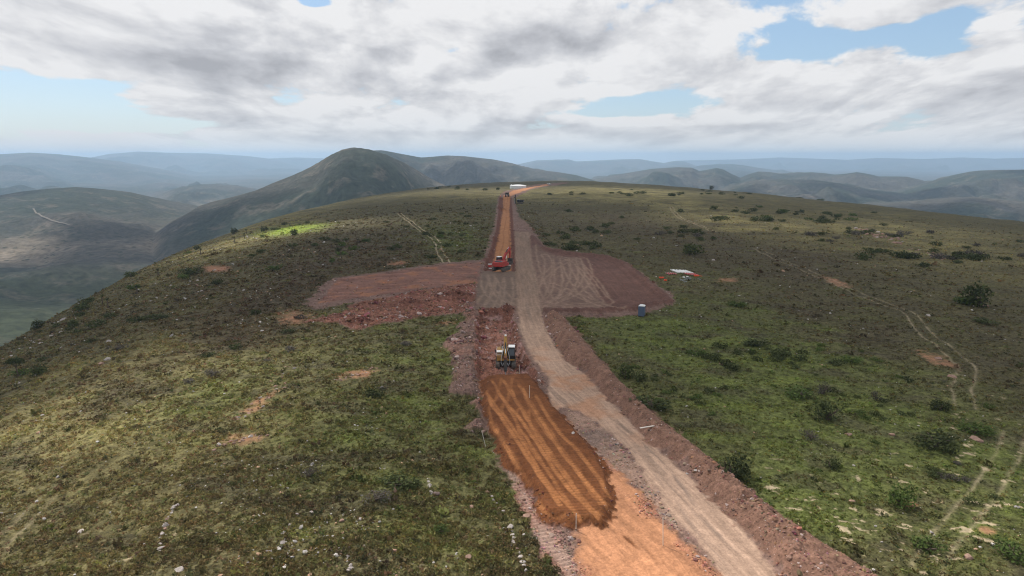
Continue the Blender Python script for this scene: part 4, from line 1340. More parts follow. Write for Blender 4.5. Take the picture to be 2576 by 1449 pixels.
# water tank
p = at(1303.5, 474)
Dt = 2 * 19.6 / 2576 * 1024 / FPX * math.hypot(p.x, p.y) / 2
rt = Dt * 1.04
ht = rt * .36
wt = empty('water_tank', (p.x, p.y + rt, zat(p.x, p.y + rt) - .1), 0, 'large round white water tank with a low domed roof near the hill crest', 'water tank')
MB().tube((0, 0, 0), (0, 0, ht), rt, seg=96).build('tank_wall', M['tank'], wt)
sm = MB()
for i in range(48):
    a = math.tau * i / 48
    sm.box(((rt + .03) * math.cos(a), (rt + .03) * math.sin(a), ht / 2), (.10, .14, ht), (0, 0, a))
for z_ in (.33, .66):
    pass
sm.build('wall_stiffener', M['tank'], wt)
rf2 = MB()
r_pts = 96
rings = [(rt + .18, ht), (rt + .18, ht + .25), (rt * .66, ht + rt * .07), (rt * .33, ht + rt * .105), (.4, ht + rt * .118)]
vr = [[rf2.bm.verts.new((q_ * math.cos(math.tau * i / r_pts), q_ * math.sin(math.tau * i / r_pts), z_)) for i in range(r_pts)] for q_, z_ in rings]
for a, b in zip(vr[:-1], vr[1:]):
    for i in range(r_pts):
        rf2.bm.faces.new((a[i], a[(i + 1) % r_pts], b[(i + 1) % r_pts], b[i]))
rf2.bm.faces.new(vr[-1]); rf2.bm.faces.new(vr[0][::-1])
rf2.build('tank_roof', M['tankroof'], wt)
ld = MB()
for s in (-.25, .25):
    ld.tube((-rt - .35, s, 0), (-rt - .35, s, ht + 1.2), .05)
for i in range(14):
    ld.tube((-rt - .35, -.25, .4 + i * (ht + .4) / 14), (-rt - .35, .25, .4 + i * (ht + .4) / 14), .03)
ld.build('ladder', M['galv'], wt)
MB().box((-rt + 1.6, 0, ht + .8), (1.4, 1.4, 1.0), bevel=.08).build('hatch', M['white'], wt)


def wheel(root, x, y, r, w_, name='wheel'):
    t_ = MB().tube((x - w_ / 2, y, r), (x + w_ / 2, y, r), r, seg=24).build(name, M['tyre'], root)
    MB().tube((x - w_ / 2 - .012, y, r), (x + w_ / 2 + .012, y, r), r * .55, seg=16).build('rim', M['galv'], t_)


# white pickup on the crest
p = at(1381, 464.5)
pk = empty('pickup_truck', p, R(62), 'small white double cab pickup parked where the orange road meets the crest', 'pickup', scale=1.3)
bd = [(-2.55, .45), (2.5, .45), (2.6, .75), (2.5, 1.02), (1.5, 1.12), (.75, 1.72), (-.85, 1.74), (-1.05, 1.15), (-2.6, 1.12)]
MB().prism(bd, -.88, .88, 'x', bevel=.06).build('body', M['white'], pk)
MB().prism([(1.42, 1.14), (.78, 1.66), (.66, 1.66), (1.2, 1.14)], -.78, .78, 'x').build('windscreen', M['glass'], pk)
for s in (-1, 1):
    for y0, y1 in ((-.82, -.1), (.0, .72)):
        MB().box((s * .885, (y0 + y1) / 2, 1.40), (.02, y1 - y0, .40)).build('side_window', M['glass'], pk)
MB().box((0, -.97, 1.42), (1.4, .02, .38), (.3, 0, 0)).build('rear_window', M['glass'], pk)
MB().box((0, -1.82, 1.14), (1.5, 1.4, .03)).build('load_bed', M['black'], pk)
for s in (-1, 1):
    for y_ in (-1.6, 1.6):
        wheel(pk, s * .8, y_, .38, .26)
    MB().box((s * .68, 2.56, .82), (.34, .05, .16)).build('headlight', M['grey'], pk)
    MB().box((s * .78, -2.6, .88), (.16, .04, .3)).build('tail_light', M['dkred'], pk)

# dump truck seen from behind at the bend of the upper road
p = at(1276, 494)
dt = empty('dump_truck', p, R(-6), 'dark dump truck with a flared empty skip at the top of the straight cutting', 'dump truck', scale=1.15)
MB().box((0, 0, 1.0), (1.3, 7.2, .4), bevel=.05).build('chassis', M['dark'], dt)
bn = MB()
outer = [(-1.05, 1.45), (-1.6, 2.9), (-1.5, 2.95), (-.95, 1.62), (.95, 1.62), (1.5, 2.95), (1.6, 2.9), (1.05, 1.45)]
bn.prism(outer, -3.6, 1.0, 'y')
bn.box((0, 1.0, 2.3), (2.6, .12, 1.6), bevel=.02)
bn.build('skip', M['dark'], dt)
cb_ = MB().prism([(1.5, 1.1), (3.7, 1.1), (3.8, 1.9), (3.3, 2.9), (1.6, 2.95)], -1.15, 1.15, 'x', bevel=.06).build('cab', M['white'], dt)
MB().box((0, 3.62, 2.4), (2.0, .03, .8), (.46, 0, 0)).build('windscreen', M['glass'], cb_)
for s in (-1, 1):
    for y_ in (-2.6, -1.1, 2.6):
        wheel(dt, s * 1.15, y_, .75, .6)
    MB().box((s * .85, -3.62, 1.0), (.25, .05, .2)).build('tail_light', M['dkred'], dt)
MB().box((0, -3.66, 1.3), (.9, .04, .55)).build('tailgate_plate', M['white'], dt)

# drilling rig with mast
p = at(1309, 513)
dr = empty('drilling_rig', (p.x, p.y, p.z), R(82), 'dark crawler drilling rig with an upright mast beside the upper road', 'drilling rig', scale=1.15)
crawler(dr, 3.6, 2.5, .8, .4)
MB().box((0, -.9, 1.75), (2.1, 2.6, 1.3), bevel=.08).build('engine_housing', M['black'], dr)
cb_ = MB().prism([(.5, 1.0), (1.9, 1.0), (1.95, 1.8), (1.7, 2.75), (.5, 2.8)], -1.15, -.05, 'x', bevel=.05).build('cab', M['black'], dr)
MB().box((-.6, 1.2, 2.86), (1.15, 1.4, .08), bevel=.02).build('cab_roof', M['white'], cb_)
MB().box((-.6, 1.87, 2.2), (.9, .03, .8), (.27, 0, 0)).build('cab_window', M['glass'], cb_)
beam2([(1.2, 1.2, .35), (2.2, 2.2, .3), (3.1, 2.2, .28)], .3).build('feed_boom', M['dark'], dr)
ms = MB().box((0, 3.2, 2.9), (.7, .6, 5.8), bevel=.03)
for i in range(8):
    ms.box((0, 3.54, .6 + i * .65), (.8, .08, .08))
ms.build('mast', M['dark'], dr)
MB().tube((0, 3.7, .0), (0, 3.7, 4.8), .08).build('drill_rod', M['galv'], dr)
MB().box((0, 3.7, 3.9), (.5, .4, .7), bevel=.04).build('rotary_head', M['rust'], dr)
MB().box((.5, -2.25, 1.6), (.9, .2, .5), bevel=.03).build('dust_collector', M['white'], dr)

# a person in orange near the dump truck
p = at(1259.5, 494.5)
bmp = bmesh.new()
sk = bmp.verts.layers.skin.verify()
J = dict(pel=(0, 0, .95), che=(0, .02, 1.35), nek=(0, .02, 1.50), hed=(0, .04, 1.66), top=(0, .03, 1.76), shl=(-.19, .02, 1.42), ell=(-.25, .0, 1.14), wrl=(-.24, .10, .90),
         shr=(.19, .02, 1.42), elr=(.27, .0, 1.14), wrr=(.22, .12, .92), hil=(-.10, 0, .92), knl=(-.12, .05, .50), anl=(-.13, .0, .08), tol=(-.15, .17, .04),
         hir=(.10, 0, .92), knr=(.14, .0, .50), anr=(.16, -.04, .08), tor=(.19, .13, .04))
rad = dict(pel=.15, che=.16, nek=.065, hed=.10, top=.07, shl=.08, ell=.055, wrl=.04, shr=.08, elr=.055, wrr=.04, hil=.10, knl=.07, anl=.05, tol=.04, hir=.10, knr=.07, anr=.05, tor=.04)
vs = {}
for k_, v_ in J.items():
    vv = bmp.verts.new(v_); vv[sk].radius = (rad[k_], rad[k_]); vs[k_] = vv
vs['pel'][sk].use_root = True
for a, b in (('pel', 'che'), ('che', 'nek'), ('nek', 'hed'), ('hed', 'top'), ('che', 'shl'), ('shl', 'ell'), ('ell', 'wrl'), ('che', 'shr'), ('shr', 'elr'), ('elr', 'wrr'),
             ('pel', 'hil'), ('hil', 'knl'), ('knl', 'anl'), ('anl', 'tol'), ('pel', 'hir'), ('hir', 'knr'), ('knr', 'anr'), ('anr', 'tor')):
    bmp.edges.new((vs[a], vs[b]))
me = bpy.data.meshes.new('person'); bmp.to_mesh(me); bmp.free()
me.materials.append(M['orange'])
pe = link('person', me, loc=p, rot=(0, 0, R(150)), label='tiny figure in orange work clothes standing left of the dump truck', cat='person')
pe.modifiers.new('skin', 'SKIN'); pe.modifiers.new('sub', 'SUBSURF').levels = 1
MB().sphere((0, .035, 1.73), .125, 2, .85).build('hard_hat', M['white'], pe, smooth=True)

# red and white marker boards beside the red excavator
for (dx, dy, hh_, lb) in ((1232.5, 677, 1.55, 'short red and white marker board left of the red excavator counterweight'), (1281, 668, 1.9, 'red and white marker board right of the red excavator tracks')):
    p = at(dx, dy)
    mb_ = empty('marker_board', p, R(4), lb, 'marker board', 'red and white marker boards')
    MB().box((0, 0, hh_ / 2 - .1), (.08, .08, hh_), bevel=.01).build('post', M['wood'], mb_)
    MB().box((0, -.06, hh_ * .52), (1.0, .05, .55), bevel=.01).build('red_panel', M['pole_red'], mb_)
    MB().box((0, -.06, hh_ * .92), (1.15, .07, .30), bevel=.01).build('white_panel', M['white'], mb_)
    MB().box((.0, -.06, .12), (1.05, .10, .24), bevel=.01).build('foot', M['white'], mb_)

# survey stakes
stakes = [(1307, 944, 'upright pale survey stake on the right lip of the rubble trench', 1.6), (1332, 1000, 'pale stake between the trench end and the haul road', 1.6),
          (1222, 1125, 'leaning pale stake on the left shoulder of the dark fill', 2.0), (1449, 1335, 'pale stake in the notch at the foot of the dark fill', 1.5),
          (1668, 1372, 'thin upright stake on the stony verge near the lower haul road', 2.4), (1196, 950, 'dark weathered stake left of the top of the orange fill', 1.5)]
for i, (dx, dy, lb, h_) in enumerate(stakes):
    p = at(dx, dy)
    s_ = MB().box((0, 0, h_ / 2 - .15), (.055, .055, h_ + .3), bevel=.008)
    s_.build('survey_stake', M['wood'] if i != 5 else M['rust'], loc=p, rot=(R(random.Random(i).uniform(-5, 5)), R(-12 if i == 2 else random.Random(i + 9).uniform(-4, 4)), 0),
             label=lb, cat='survey stake', group='survey stakes along the road')
p = at(1637, 1084)
MB().box((0, 0, .15), (2.6, .2, .07), (0, R(-6), R(8)), bevel=.01).build('plank', M['wood'], loc=p, label='pale wooden plank lying on the slope of the brown earth bank', cat='plank')

# pipes and coils stored on the grass
rnd = random.Random(5)
p = at(1719, 686)
wp = None
base = at(1706, 688)
for i in range(11):
    x_ = base.x + i * .39
    y_ = base.y
    z_ = zat(x_, y_ + 2)
    lay2 = i % 2
    o_ = MB().tube((0, 0, .22), (-1.0, 4.6, .22), .105, seg=14)
    o_.tube((0, 0, .22), (0.02, -.10, .22), .13, seg=14)
    ob = o_.build('white_pipe', M['white'], smooth=False, loc=(x_ + rnd.uniform(-.04, .04), y_ + rnd.uniform(-.3, .3), z_ + .02),
                  label='long white pipe in the raised row beyond the red pipes', cat='pipe', group='white pipes laid side by side')
for i, z_ in ((0, 0), (1, 0)):
    bx_ = MB().box((1.6, .8 + 2.8 * i, .04), (4.8, .14, .14), bevel=.01)
    bx_.build('timber_bearer', M['wood'], loc=(base.x, base.y, zat(base.x + 2.6, base.y + 2) - .02), label=('nearer' if i == 0 else 'farther') + ' timber bearer under the row of white pipes', cat='timber', group='bearers under the pipes')
for grp, (dx, dy), n_ in (('right', (1731, 692), 7), ('left', (1684, 693), 4)):
    b0 = at(dx, dy)
    for i in range(n_):
        x_ = b0.x + i * (.46 if grp == 'right' else .62)
        z_ = zat(x_, b0.y + 1.5)
        rt_ = empty('red_pipe', (x_, b0.y + rnd.uniform(-.25, .25), z_ + .16), R(13 + rnd.uniform(-2, 2)), 'dull red pipe with pale bands in the %s, %s' % (
            'longer red row' if grp == 'right' else 'short red row', 'beside the white pipes' if grp == 'right' else 'above the orange coils'), 'pipe', 'red pipes laid on the grass')
        L_ = 2.8 if grp == 'right' else 2.2
        MB().tube((0, 0, 0), (0, L_, 0), .125, seg=14).build('pipe_body', M['pole_red'], rt_)
        for y_ in (.05, L_ * .5, L_ - .25):
            MB().tube((0, y_, 0), (0, y_ + .22, 0), .14, seg=14).build('pale_band', M['grey'], rt_)


def coil(dx, dy, r_, n_, lb, rz=0.0, tail=False):
    q_ = at(dx, dy)
    rng = random.Random(int(dx))
    pts = []
    for i in range(n_ * 18):
        a = math.tau * i / 18
        rr_ = r_ * (1 + .12 * math.sin(a * .37 + 1) + rng.uniform(-.03, .03)) * (.72 + .28 * ((i * .61) % 1))
        pts.append((rr_ * math.cos(a), rr_ * .85 * math.sin(a), .10 + .28 * (i / (n_ * 18)) + .03 * math.sin(a * 3)))
    if tail:
        pts += [(r_ * 1.3, .1, .25), (r_ * 1.8, .0, .12), (r_ * 2.5, -.05, .08)]
    MB().path(pts, .055, seg=6).build('pipe_coil', M['orange'], loc=q_, label=lb, cat='coil', group='bright orange pipe coils on the grass')


coil(1664, 699.5, .62, 4, 'wide bright orange pipe coil, leftmost on the grass near the brown pad')
coil(1674, 707, .36, 5, 'small round orange coil just in front of the wide coil')
coil(1752, 695.5, .62, 4, 'orange red coil with a loose tail right of the red pipes', tail=True)
for i in range(26):
    q_ = at(1732 + rnd.gauss(0, 12), 704 + rnd.gauss(0, 2.6))
    b_ = MB()
    L_ = rnd.uniform(.7, 1.8)
    b_.box((0, 0, .08), (L_, .09, .06)); b_.box((L_ * rnd.uniform(-.4, .4), 0, .12), (.07, rnd.uniform(.3, .8), .05))
    b_.build('metal_bracket', M['galv'], loc=q_, rot=(0, R(rnd.uniform(-8, 8)), rnd.uniform(0, 3.14)), label='grey metal bracket in the heap in front of the red pipes', cat='bracket', group='grey metal brackets heaped on the grass')
for dx, dy, lb in ((1720, 698, 'pale bag lying left of the centre of the bracket heap'), (1729, 698, 'pale bag lying at the back of the bracket heap')):
    MB().box((0, 0, .18), (.55, .4, .3), (0, 0, .3), bevel=.12).build('bag', M['white'], loc=at(dx, dy), label=lb, cat='bag', group='pale bags by the bracket heap')

# ------------------------------------------------------------------ plants and stones
rng = np.random.default_rng(7)
rnd = random.Random(11)


def leafmat(name, c1, c2, c3, tintattr=False):
    m, t = new_mat(name)
    oi = t.n('ShaderNodeObjectInfo')
    gm = t.n('ShaderNodeNewGeometry')
    a_ = t.mix(gm.outputs['Random Per Island'], c1, c2)
    a_ = t.mix(t.m('MULTIPLY', t.ss(gm.outputs['Random Per Island'], .75, 1.0), .7), a_, c3)
    f = t.lin(oi.outputs['Random'], 0, 1, .75, 1.25)
    if tintattr:
        at_ = t.n('ShaderNodeAttribute', attribute_name='tint')
        f2 = t.lin(gm.outputs['Random Per Island'], 0, 1, .60, 1.45)
        a_ = t.vm('SCALE', at_.outputs['Color'], s=f2)
    else:
        a_ = t.vm('SCALE', a_, s=f)
    p = t.n('ShaderNodeBsdfPrincipled'); t.l(a_, p.inputs['Base Color']); p.inputs['Roughness'].default_value = .8; p.inputs['Specular IOR Level'].default_value = .15
    tr_ = t.n('ShaderNodeBsdfTranslucent'); t.l(a_, tr_.inputs[0])
    mx = t.n('ShaderNodeMixShader'); mx.inputs[0].default_value = .25
    t.l(p.outputs[0], mx.inputs[1]); t.l(tr_.outputs[0], mx.inputs[2])
    o = t.n('ShaderNodeOutputMaterial'); t.l(mx.outputs[0], o.inputs[0])
    return m


ML = dict(dark=leafmat('dark_leaves', (.038, .050, .018), (.07, .085, .03), (.12, .135, .045)),
          green=leafmat('fresh_leaves', (.055, .085, .022), (.09, .13, .03), (.15, .19, .05)),
          grey=leafmat('dry_twigs', (.085, .075, .062), (.12, .105, .09), (.17, .15, .13)),
          scrub=leafmat('scrub_tufts', (.06, .07, .03), (.1, .1, .05), (.15, .15, .08), True))


def leaf_cloud(n, lobes, size, rg):
    """n small folded leaf faces spread through a set of lobes (x,y,z,rx,ry,rz)"""
    lobes = np.array(lobes, float)
    w_ = lobes[:, 3] * lobes[:, 4]
    pick = rg.choice(len(lobes), n, p=w_ / w_.sum())
    d = rg.normal(size=(n, 3)); d /= np.linalg.norm(d, axis=1)[:, None]
    rad_ = rg.uniform(.45, 1.0, n) ** .5
    nz_ = 1 + .35 * np.sin(d[:, 0] * 5 + pick) * np.sin(d[:, 1] * 5 + 2 * pick)
    c = lobes[pick, :3] + d * (rad_ * nz_)[:, None] * lobes[pick, 3:]
    c[:, 2] = np.maximum(c[:, 2], .03)
    a = rg.normal(size=(n, 3)); a /= np.linalg.norm(a, axis=1)[:, None]
    b = np.cross(a, d + .3 * rg.normal(size=(n, 3))); b /= np.linalg.norm(b, axis=1)[:, None] + 1e-9
    s = size * rg.uniform(.6, 1.4, n)[:, None]
    V = np.stack([c - a * s, c + b * s * .55, c + a * s, c - b * s * .55], 1).reshape(-1, 3)
    return V, np.arange(n * 4).reshape(n, 4)


def bush_mesh(name, mat, w_, h_, n, leaf, seed, lob=6):
    rg = np.random.default_rng(seed)
    lobes = [(0, 0, h_ * .45, w_ * .62, w_ * .62, h_ * .5)]
    for i in range(lob):
        a = rg.uniform(0, 6.28); r_ = rg.uniform(.35, .75) * w_
        s = rg.uniform(.28, .5)
        lobes.append((r_ * math.cos(a), r_ * math.sin(a), h_ * rg.uniform(.25, .7), w_ * s, w_ * s, h_ * s * rg.uniform(.8, 1.2)))
    V, F = leaf_cloud(n, lobes, leaf, rg)
    return mesh_from(name, V, F, mat, smooth=False)


def stem_mesh(h_, seed, mat, spread=.5, n=6, r0=.06):
    b = MB()
    rg = random.Random(seed)
    for i in range(n):
        a = rg.uniform(0, 6.28)
        m1 = Vector((math.cos(a) * spread * .35, math.sin(a) * spread * .35, h_ * .4))
        m2 = Vector((math.cos(a) * spread, math.sin(a) * spread, h_ * rg.uniform(.65, .9)))
        b.tube((0, 0, -.15), m1, r0, r0 * .7, 6); b.tube(m1, m2, r0 * .7, r0 * .25, 6)
    me = bpy.data.meshes.new('stem'); b.bm.to_mesh(me); b.bm.free(); me.materials.append(mat)
    return me


VAR = {}
for kind_, mat_ in (('dark', ML['dark']), ('green', ML['green']), ('grey', ML['grey'])):
    VAR[kind_] = [(bush_mesh('shrub_crown', mat_, 1.0, 1.15, 430 if kind_ != 'grey' else 380, .10 if kind_ != 'grey' else .065, 500 + i), stem_mesh(.9, 60 + i, M['bark'])) for i in range(4)]
SMALL = {k_: [bush_mesh('shrub', ML[k_], 1.0, .85, 240, .11, 560 + i, 4) for i in range(4)] for k_ in ('dark', 'green', 'grey')}


def shrub(dx, dy, w_, h_, kind_, label, group=None, big=True, name='shrub', cat='shrub', seed=None):
    p = at(dx, dy)
    i = rnd.randrange(4)
    rz = rnd.uniform(0, 6.28)
    if big:
        o = bpy.data.objects.new(name, None); COL.objects.link(o)
        o.location = p; o.rotation_euler = (0, 0, rz); o.scale = (w_, w_ * rnd.uniform(.8, 1.1), h_)
        c, s = VAR[kind_][i]
        link('crown', c, o); link('stem', s, o)
    else:
        o = link(name, SMALL[kind_][i], loc=p, rot=(0, 0, rz), scale=(w_, w_ * rnd.uniform(.8, 1.2), h_))
    o['label'] = label; o['category'] = cat
    if group:
        o['group'] = group
    return o


# the larger bushes one can point at
big_ = [
    (2082, 1056, 2.1, 2.0, 'dark', 'round dark bush alone on the bright green slope below the middle of the right side'),
    (1843, 1198, 2.1, 1.8, 'dark', 'broad dark bush close to the right edge of the earth bank'),
    (2262, 1272, 1.7, 1.6, 'green', 'rounded olive bush beside a bare sandy patch low on the right slope'),
    (2350, 1118, 3.0, 1.2, 'dark', 'wide low dark thicket right of the olive bush and below the track'),
    (2450, 1090, 2.0, 1.1, 'green', 'green thicket just above the reddish boulder on the right'),
    (2364, 1030, 1.5, 1.0, 'dark', 'dark bush just below the lower end of the rutted track'),
    (1572, 952, 1.5, 1.9, 'dark', 'upright dark bush next to the bend of the earth bank'),
    (1612, 958, 1.1, 1.1, 'dark', 'smaller round bush just right of the upright one by the bank'),
    (1640, 1025, 3.0, 1.2, 'dark', 'long low bushes spreading along the outer foot of the earth bank'),
    (2070, 990, 1.3, 1.3, 'grey', 'purplish grey leafless bush above the round dark bush'),
    (2205, 1005, 1.1, 1.0, 'grey', 'small grey twiggy bush in the bright green grass'),
    (2010, 1000, 2.4, 1.0, 'green', 'loose low green bush left of the grey leafless one'),
    (2138, 912, 1.9, 1.0, 'green', 'bright olive mound shaped bush on the green flat'),
    (1962, 895, 2.2, 1.0, 'dark', 'flat dark bush in the middle of the green flat'),
    (1900, 870, 2.4, .9, 'dark', 'row of low dark scrub left of the flat dark bush'),
    (1736, 640, 4.2, 3.6, 'dark', 'big dark bush behind the stored pipes'),
    (2462, 768, 4.4, 4.2, 'dark', 'large dark spreading bush high on the right slope'),
    (2425, 764, 2.4, 1.8, 'green', 'low olive bush leaning against the left of the large spreading bush'),
    (1850, 770, 2.5, 1.0, 'green', 'low green shrub right of the portable toilet'),
    (2090, 1175, 1.2, .8, 'dark', 'small dark tuft right of the broad bush by the bank'),
    (2040, 1105, 1.6, .9, 'grey', 'grey brown scrub between the two round dark bushes'),
    (2470, 810, 3.0, .7, 'dark', 'thin dark strip of scrub below the large spreading bush'),
    (2330, 1385, 1.6, .8, 'green', 'fresh green tuft near the pale sandy flat'),
    (2545, 1400, 1.8, .9, 'green', 'low green bush at the lower end of the wheel ruts'),
    (1108, 1340, .9, .5, 'green', 'lime green tuft low on the left slope'),
    (940, 1000, 1.5, 1.1, 'dark', 'dark bush midway between the two red stony patches and the fill'),
    (1000, 1222, 2.0, .8, 'dark', 'low dark bush above the upright pale slab on the left'),
    (1035, 1225, 1.3, .7, 'dark', 'smaller dark bush right of the low dark one on the left slope'),
    (945, 1258, 1.6, .8, 'grey', 'grey purple bush left of the pale slab'),
    (775, 1200, 1.3, .9, 'grey', 'grey twiggy bush above the pale stones on the left slope'),
    (96, 945, 1.7, 1.6, 'dark', 'round dark bush right of the small tree on the left edge'),
    (60, 940, 2.4, .7, 'green', 'low scrub at the foot of the small tree'),
    (100, 826, 2.4, 2.4, 'dark', 'dark bush on the left skyline above the green valley'),
    (295, 880, 2.6, 1.1, 'grey', 'grey scrub clump beside pale stones high on the left slope'),
    (645, 790, 1.4, 1.0, 'dark', 'dark shrub on the brown slope above the light green band'),
    (400, 802, 3.0, 1.0, 'dark', 'dark shrub clump on the brown upper left slope'),
    (490, 690, 5.0, 2.0, 'dark', 'wide dark thicket left of the bare orange spot'),
    (465, 700, 3.0, 1.2, 'green', 'olive thicket in front of the wide dark one near the orange spot'),
    (545, 715, 2.6, 1.3, 'dark', 'dark low bush below the bare orange spot'),
    (590, 587, 3.6, 3.2, 'dark', 'dark skyline bush left of the lime green patch'),
    (665, 582, 2.8, 2.6, 'dark', 'dark round bush inside the left of the lime green patch'),
    (738, 592, 2.6, 2.6, 'dark', 'dark round bush in the front of the lime green patch'),
    (690, 578, 2.4, 1.2, 'dark', 'low dark bush in the middle of the lime green patch'),
    (715, 566, 2.4, 1.5, 'dark', 'dark bush at the back of the lime green patch'),
    (775, 562, 2.0, 1.3, 'dark', 'dark bush at the far right of the lime green patch'),
    (662, 596, 2.2, 1.1, 'green', 'green scrub below the left bush of the lime green patch'),
    (331, 697, 3.0, 2.4, 'dark', 'dark skyline bush on the left ridge near the valley'),
    (338, 728, 2.6, 1.6, 'green', 'olive bush just below the dark skyline bush on the left ridge'),
    (496, 628, 2.6, 1.8, 'dark', 'dark bush on the left skyline halfway down the ridge'),
    (220, 765, 3.2, 2.0, 'dark', 'dark skyline clump on the steep left shoulder'),
    (205, 782, 3.2, 2.2, 'dark', 'second dark clump just below the first on the left shoulder'),
    (845, 610, 1.8, 1.4, 'dark', 'dark dot of scrub right of the lime green patch'),
    (852, 632, 1.6, 1.2, 'dark', 'dark dot of scrub above the left pad'),
    (700, 578, 1.4, .9, 'green', 'small green bush in the middle of the lime green patch'),
]
for b_ in big_:
    shrub(*b_, group='bushes scattered over the hilltop')
# skyline bush on the right, on a stem
skyb = shrub(1790, 477, 5.5, 7.0, 'dark', 'tall two headed bush standing out on the right skyline', group='bushes scattered over the hilltop')
shrub(1768, 478, 3.5, 2.6, 'dark', 'low bush just left of the tall skyline bush', group='bushes scattered over the hilltop')
shrub(2012, 497, 8, 3.4, 'dark', 'wide dark thicket on the right skyline', group='bushes scattered over the hilltop')
shrub(2065, 503, 6, 2.4, 'green', 'green thicket right of the dark one on the right skyline', group='bushes scattered over the hilltop')

# smaller scrub: counted plants, scattered where the photograph has them
zones = [  # centre, spread, count, size, kinds, words
    ((1930, 900), (150, 22), 26, (.5, 1.2), ('dark', 'dark', 'green'), 'small dark shrub on the bright green flat below the stored pipes'),
    ((2250, 1010), (190, 90), 24, (.35, .9), ('dark', 'green'), 'small dark shrub on the green slope right of the earth bank'),
    ((1750, 980), (110, 60), 16, (.35, .8), ('dark', 'green'), 'little dark shrub between the earth bank and the green flat'),
    ((1980, 545), (150, 14), 34, (1.6, 3.6), ('dark', 'dark', 'green'), 'dark shrub in the dense belt below the right skyline'),
    ((2130, 590), (120, 18), 18, (1.4, 3.0), ('dark', 'grey'), 'dark shrub around the pale rock outcrop on the right'),
    ((2350, 640), (170, 26), 30, (1.4, 3.0), ('dark', 'dark', 'grey'), 'dark shrub on the far right shoulder beyond the outcrop'),
    ((1480, 590), (110, 35), 22, (1.2, 2.6), ('dark',), 'dark scrub clump on the dull slope right of the upper cutting'),
    ((1120, 580), (90, 30), 16, (1.2, 2.2), ('dark',), 'dark scrub clump between the pale ruts and the cutting'),
    ((820, 620), (150, 40), 20, (1.0, 2.2), ('dark', 'green'), 'dark scrub clump on the slope above the pinkish pad'),
    ((1850, 490), (330, 5), 26, (2.0, 4.0), ('dark',), 'dark shrub along the right skyline'),
    ((1100, 474), (150, 4), 10, (2.0, 4.0), ('dark',), 'dark shrub along the far crest left of the water tank'),
    ((1750, 590), (90, 20), 12, (1.2, 2.6), ('dark', 'grey'), 'dark shrub beside the faint ruts behind the stored pipes'),
    ((470, 900), (320, 120), 16, (.5, 1.3), ('dark', 'grey'), 'dark tuft of scrub on the left slope'),
    ((2430, 1180), (120, 60), 12, (.4, .9), ('dark', 'grey'), 'small scrub bush near the lower right wheel ruts'),
    ((170, 790), (120, 60), 12, (1.2, 2.4), ('dark',), 'dark scrub on the steep left shoulder above the valley'),
]
for (cx_, cy_), (sx_, sy_), n_, (s0, s1), kinds_, words_ in zones:
    for _ in range(n_):
        for _try in range(8):
            dx, dy = cx_ + rnd.gauss(0, 1) * sx_ * .75, cy_ + rnd.gauss(0, 1) * sy_ * .75
            a_, s_ = ang(dx, dy)
            if -s_ < math.sqrt(4 * CAM_H * float(kof(a_))) * 1.02:
                continue
            gx_, gy_ = P2G(dx, dy)
            if terrain(np.array([gx_]), np.array([gy_]))[4][0] == 0:
                break
        else:
            continue
        sz = rnd.uniform(s0, s1) * 1.2
        shrub(dx, dy, sz, sz * rnd.uniform(.55, .9), rnd.choice(kinds_), words_, group='small scrub bushes on the hill', big=False)

# small tree on the left edge
p = at(48, 946)
tr0 = empty('small_tree', p, 0, 'small umbrella shaped tree leaning on the left edge of the slope', 'tree')
tb = MB()
tb.tube((0, 0, -.2), (-.25, 0, .9), .16, .12, 8); tb.tube((-.25, 0, .9), (-.5, .1, 1.9), .12, .07, 8)
for q_ in ((-1.3, .3, 2.8), (-.2, -.4, 2.9), (.5, .4, 2.7), (-.9, -.6, 2.7), (-.5, .8, 2.9)):
    tb.tube((-.45, .08, 1.7), q_, .06, .02, 6)
tb.build('trunk', M['bark'], tr0)
V_, F_ = leaf_cloud(1500, [(-.5, 0, 2.9, 1.3, 1.3, .5), (-1.4, .2, 2.7, .8, .8, .4), (.5, .2, 2.75, .85, .85, .42), (-.6, -.6, 3.2, .8, .8, .35), (-.2, .8, 2.9, .7, .7, .4)], .10, np.random.default_rng(3))
link('crown', mesh_from('crown', V_, F_, ML['dark'], smooth=False), tr0)

# aloes on the left ridge
alo = [(398, 695), (258, 765), (272, 775), (590, 610), (620, 588), (615, 600), (345, 740), (505, 640)]
for i, (dx, dy) in enumerate(alo):
    p = at(dx, dy)
    a0 = empty('aloe', p, i, ('thin dark aloe with a spiky head, ' + ('on the left ridge above the orange spot', 'upper of the pair on the steep shoulder', 'lower of the pair on the steep shoulder', 'left of the lime green patch',
               'at the top left corner of the lime patch', 'below the corner of the lime patch', 'below the skyline bush', 'on the halfway skyline')[i]), 'aloe', 'aloes on the left ridge', scale=1.25)
    MB().tube((0, 0, -.1), (.05, 0, 1.8), .16, .12, 8).build('trunk', M['bark'], a0)
    lf = MB()
    for k_ in range(18):
        an = k_ * 2.4; e_ = rnd.uniform(.1, 1.2)
        lf.tube((0.05, 0, 1.75), (.05 + .75 * math.cos(an) * math.cos(e_), .75 * math.sin(an) * math.cos(e_), 1.75 + .75 * math.sin(e_)), .07, .01, 5)
    lf.build('leaves', ML['dark'], a0)

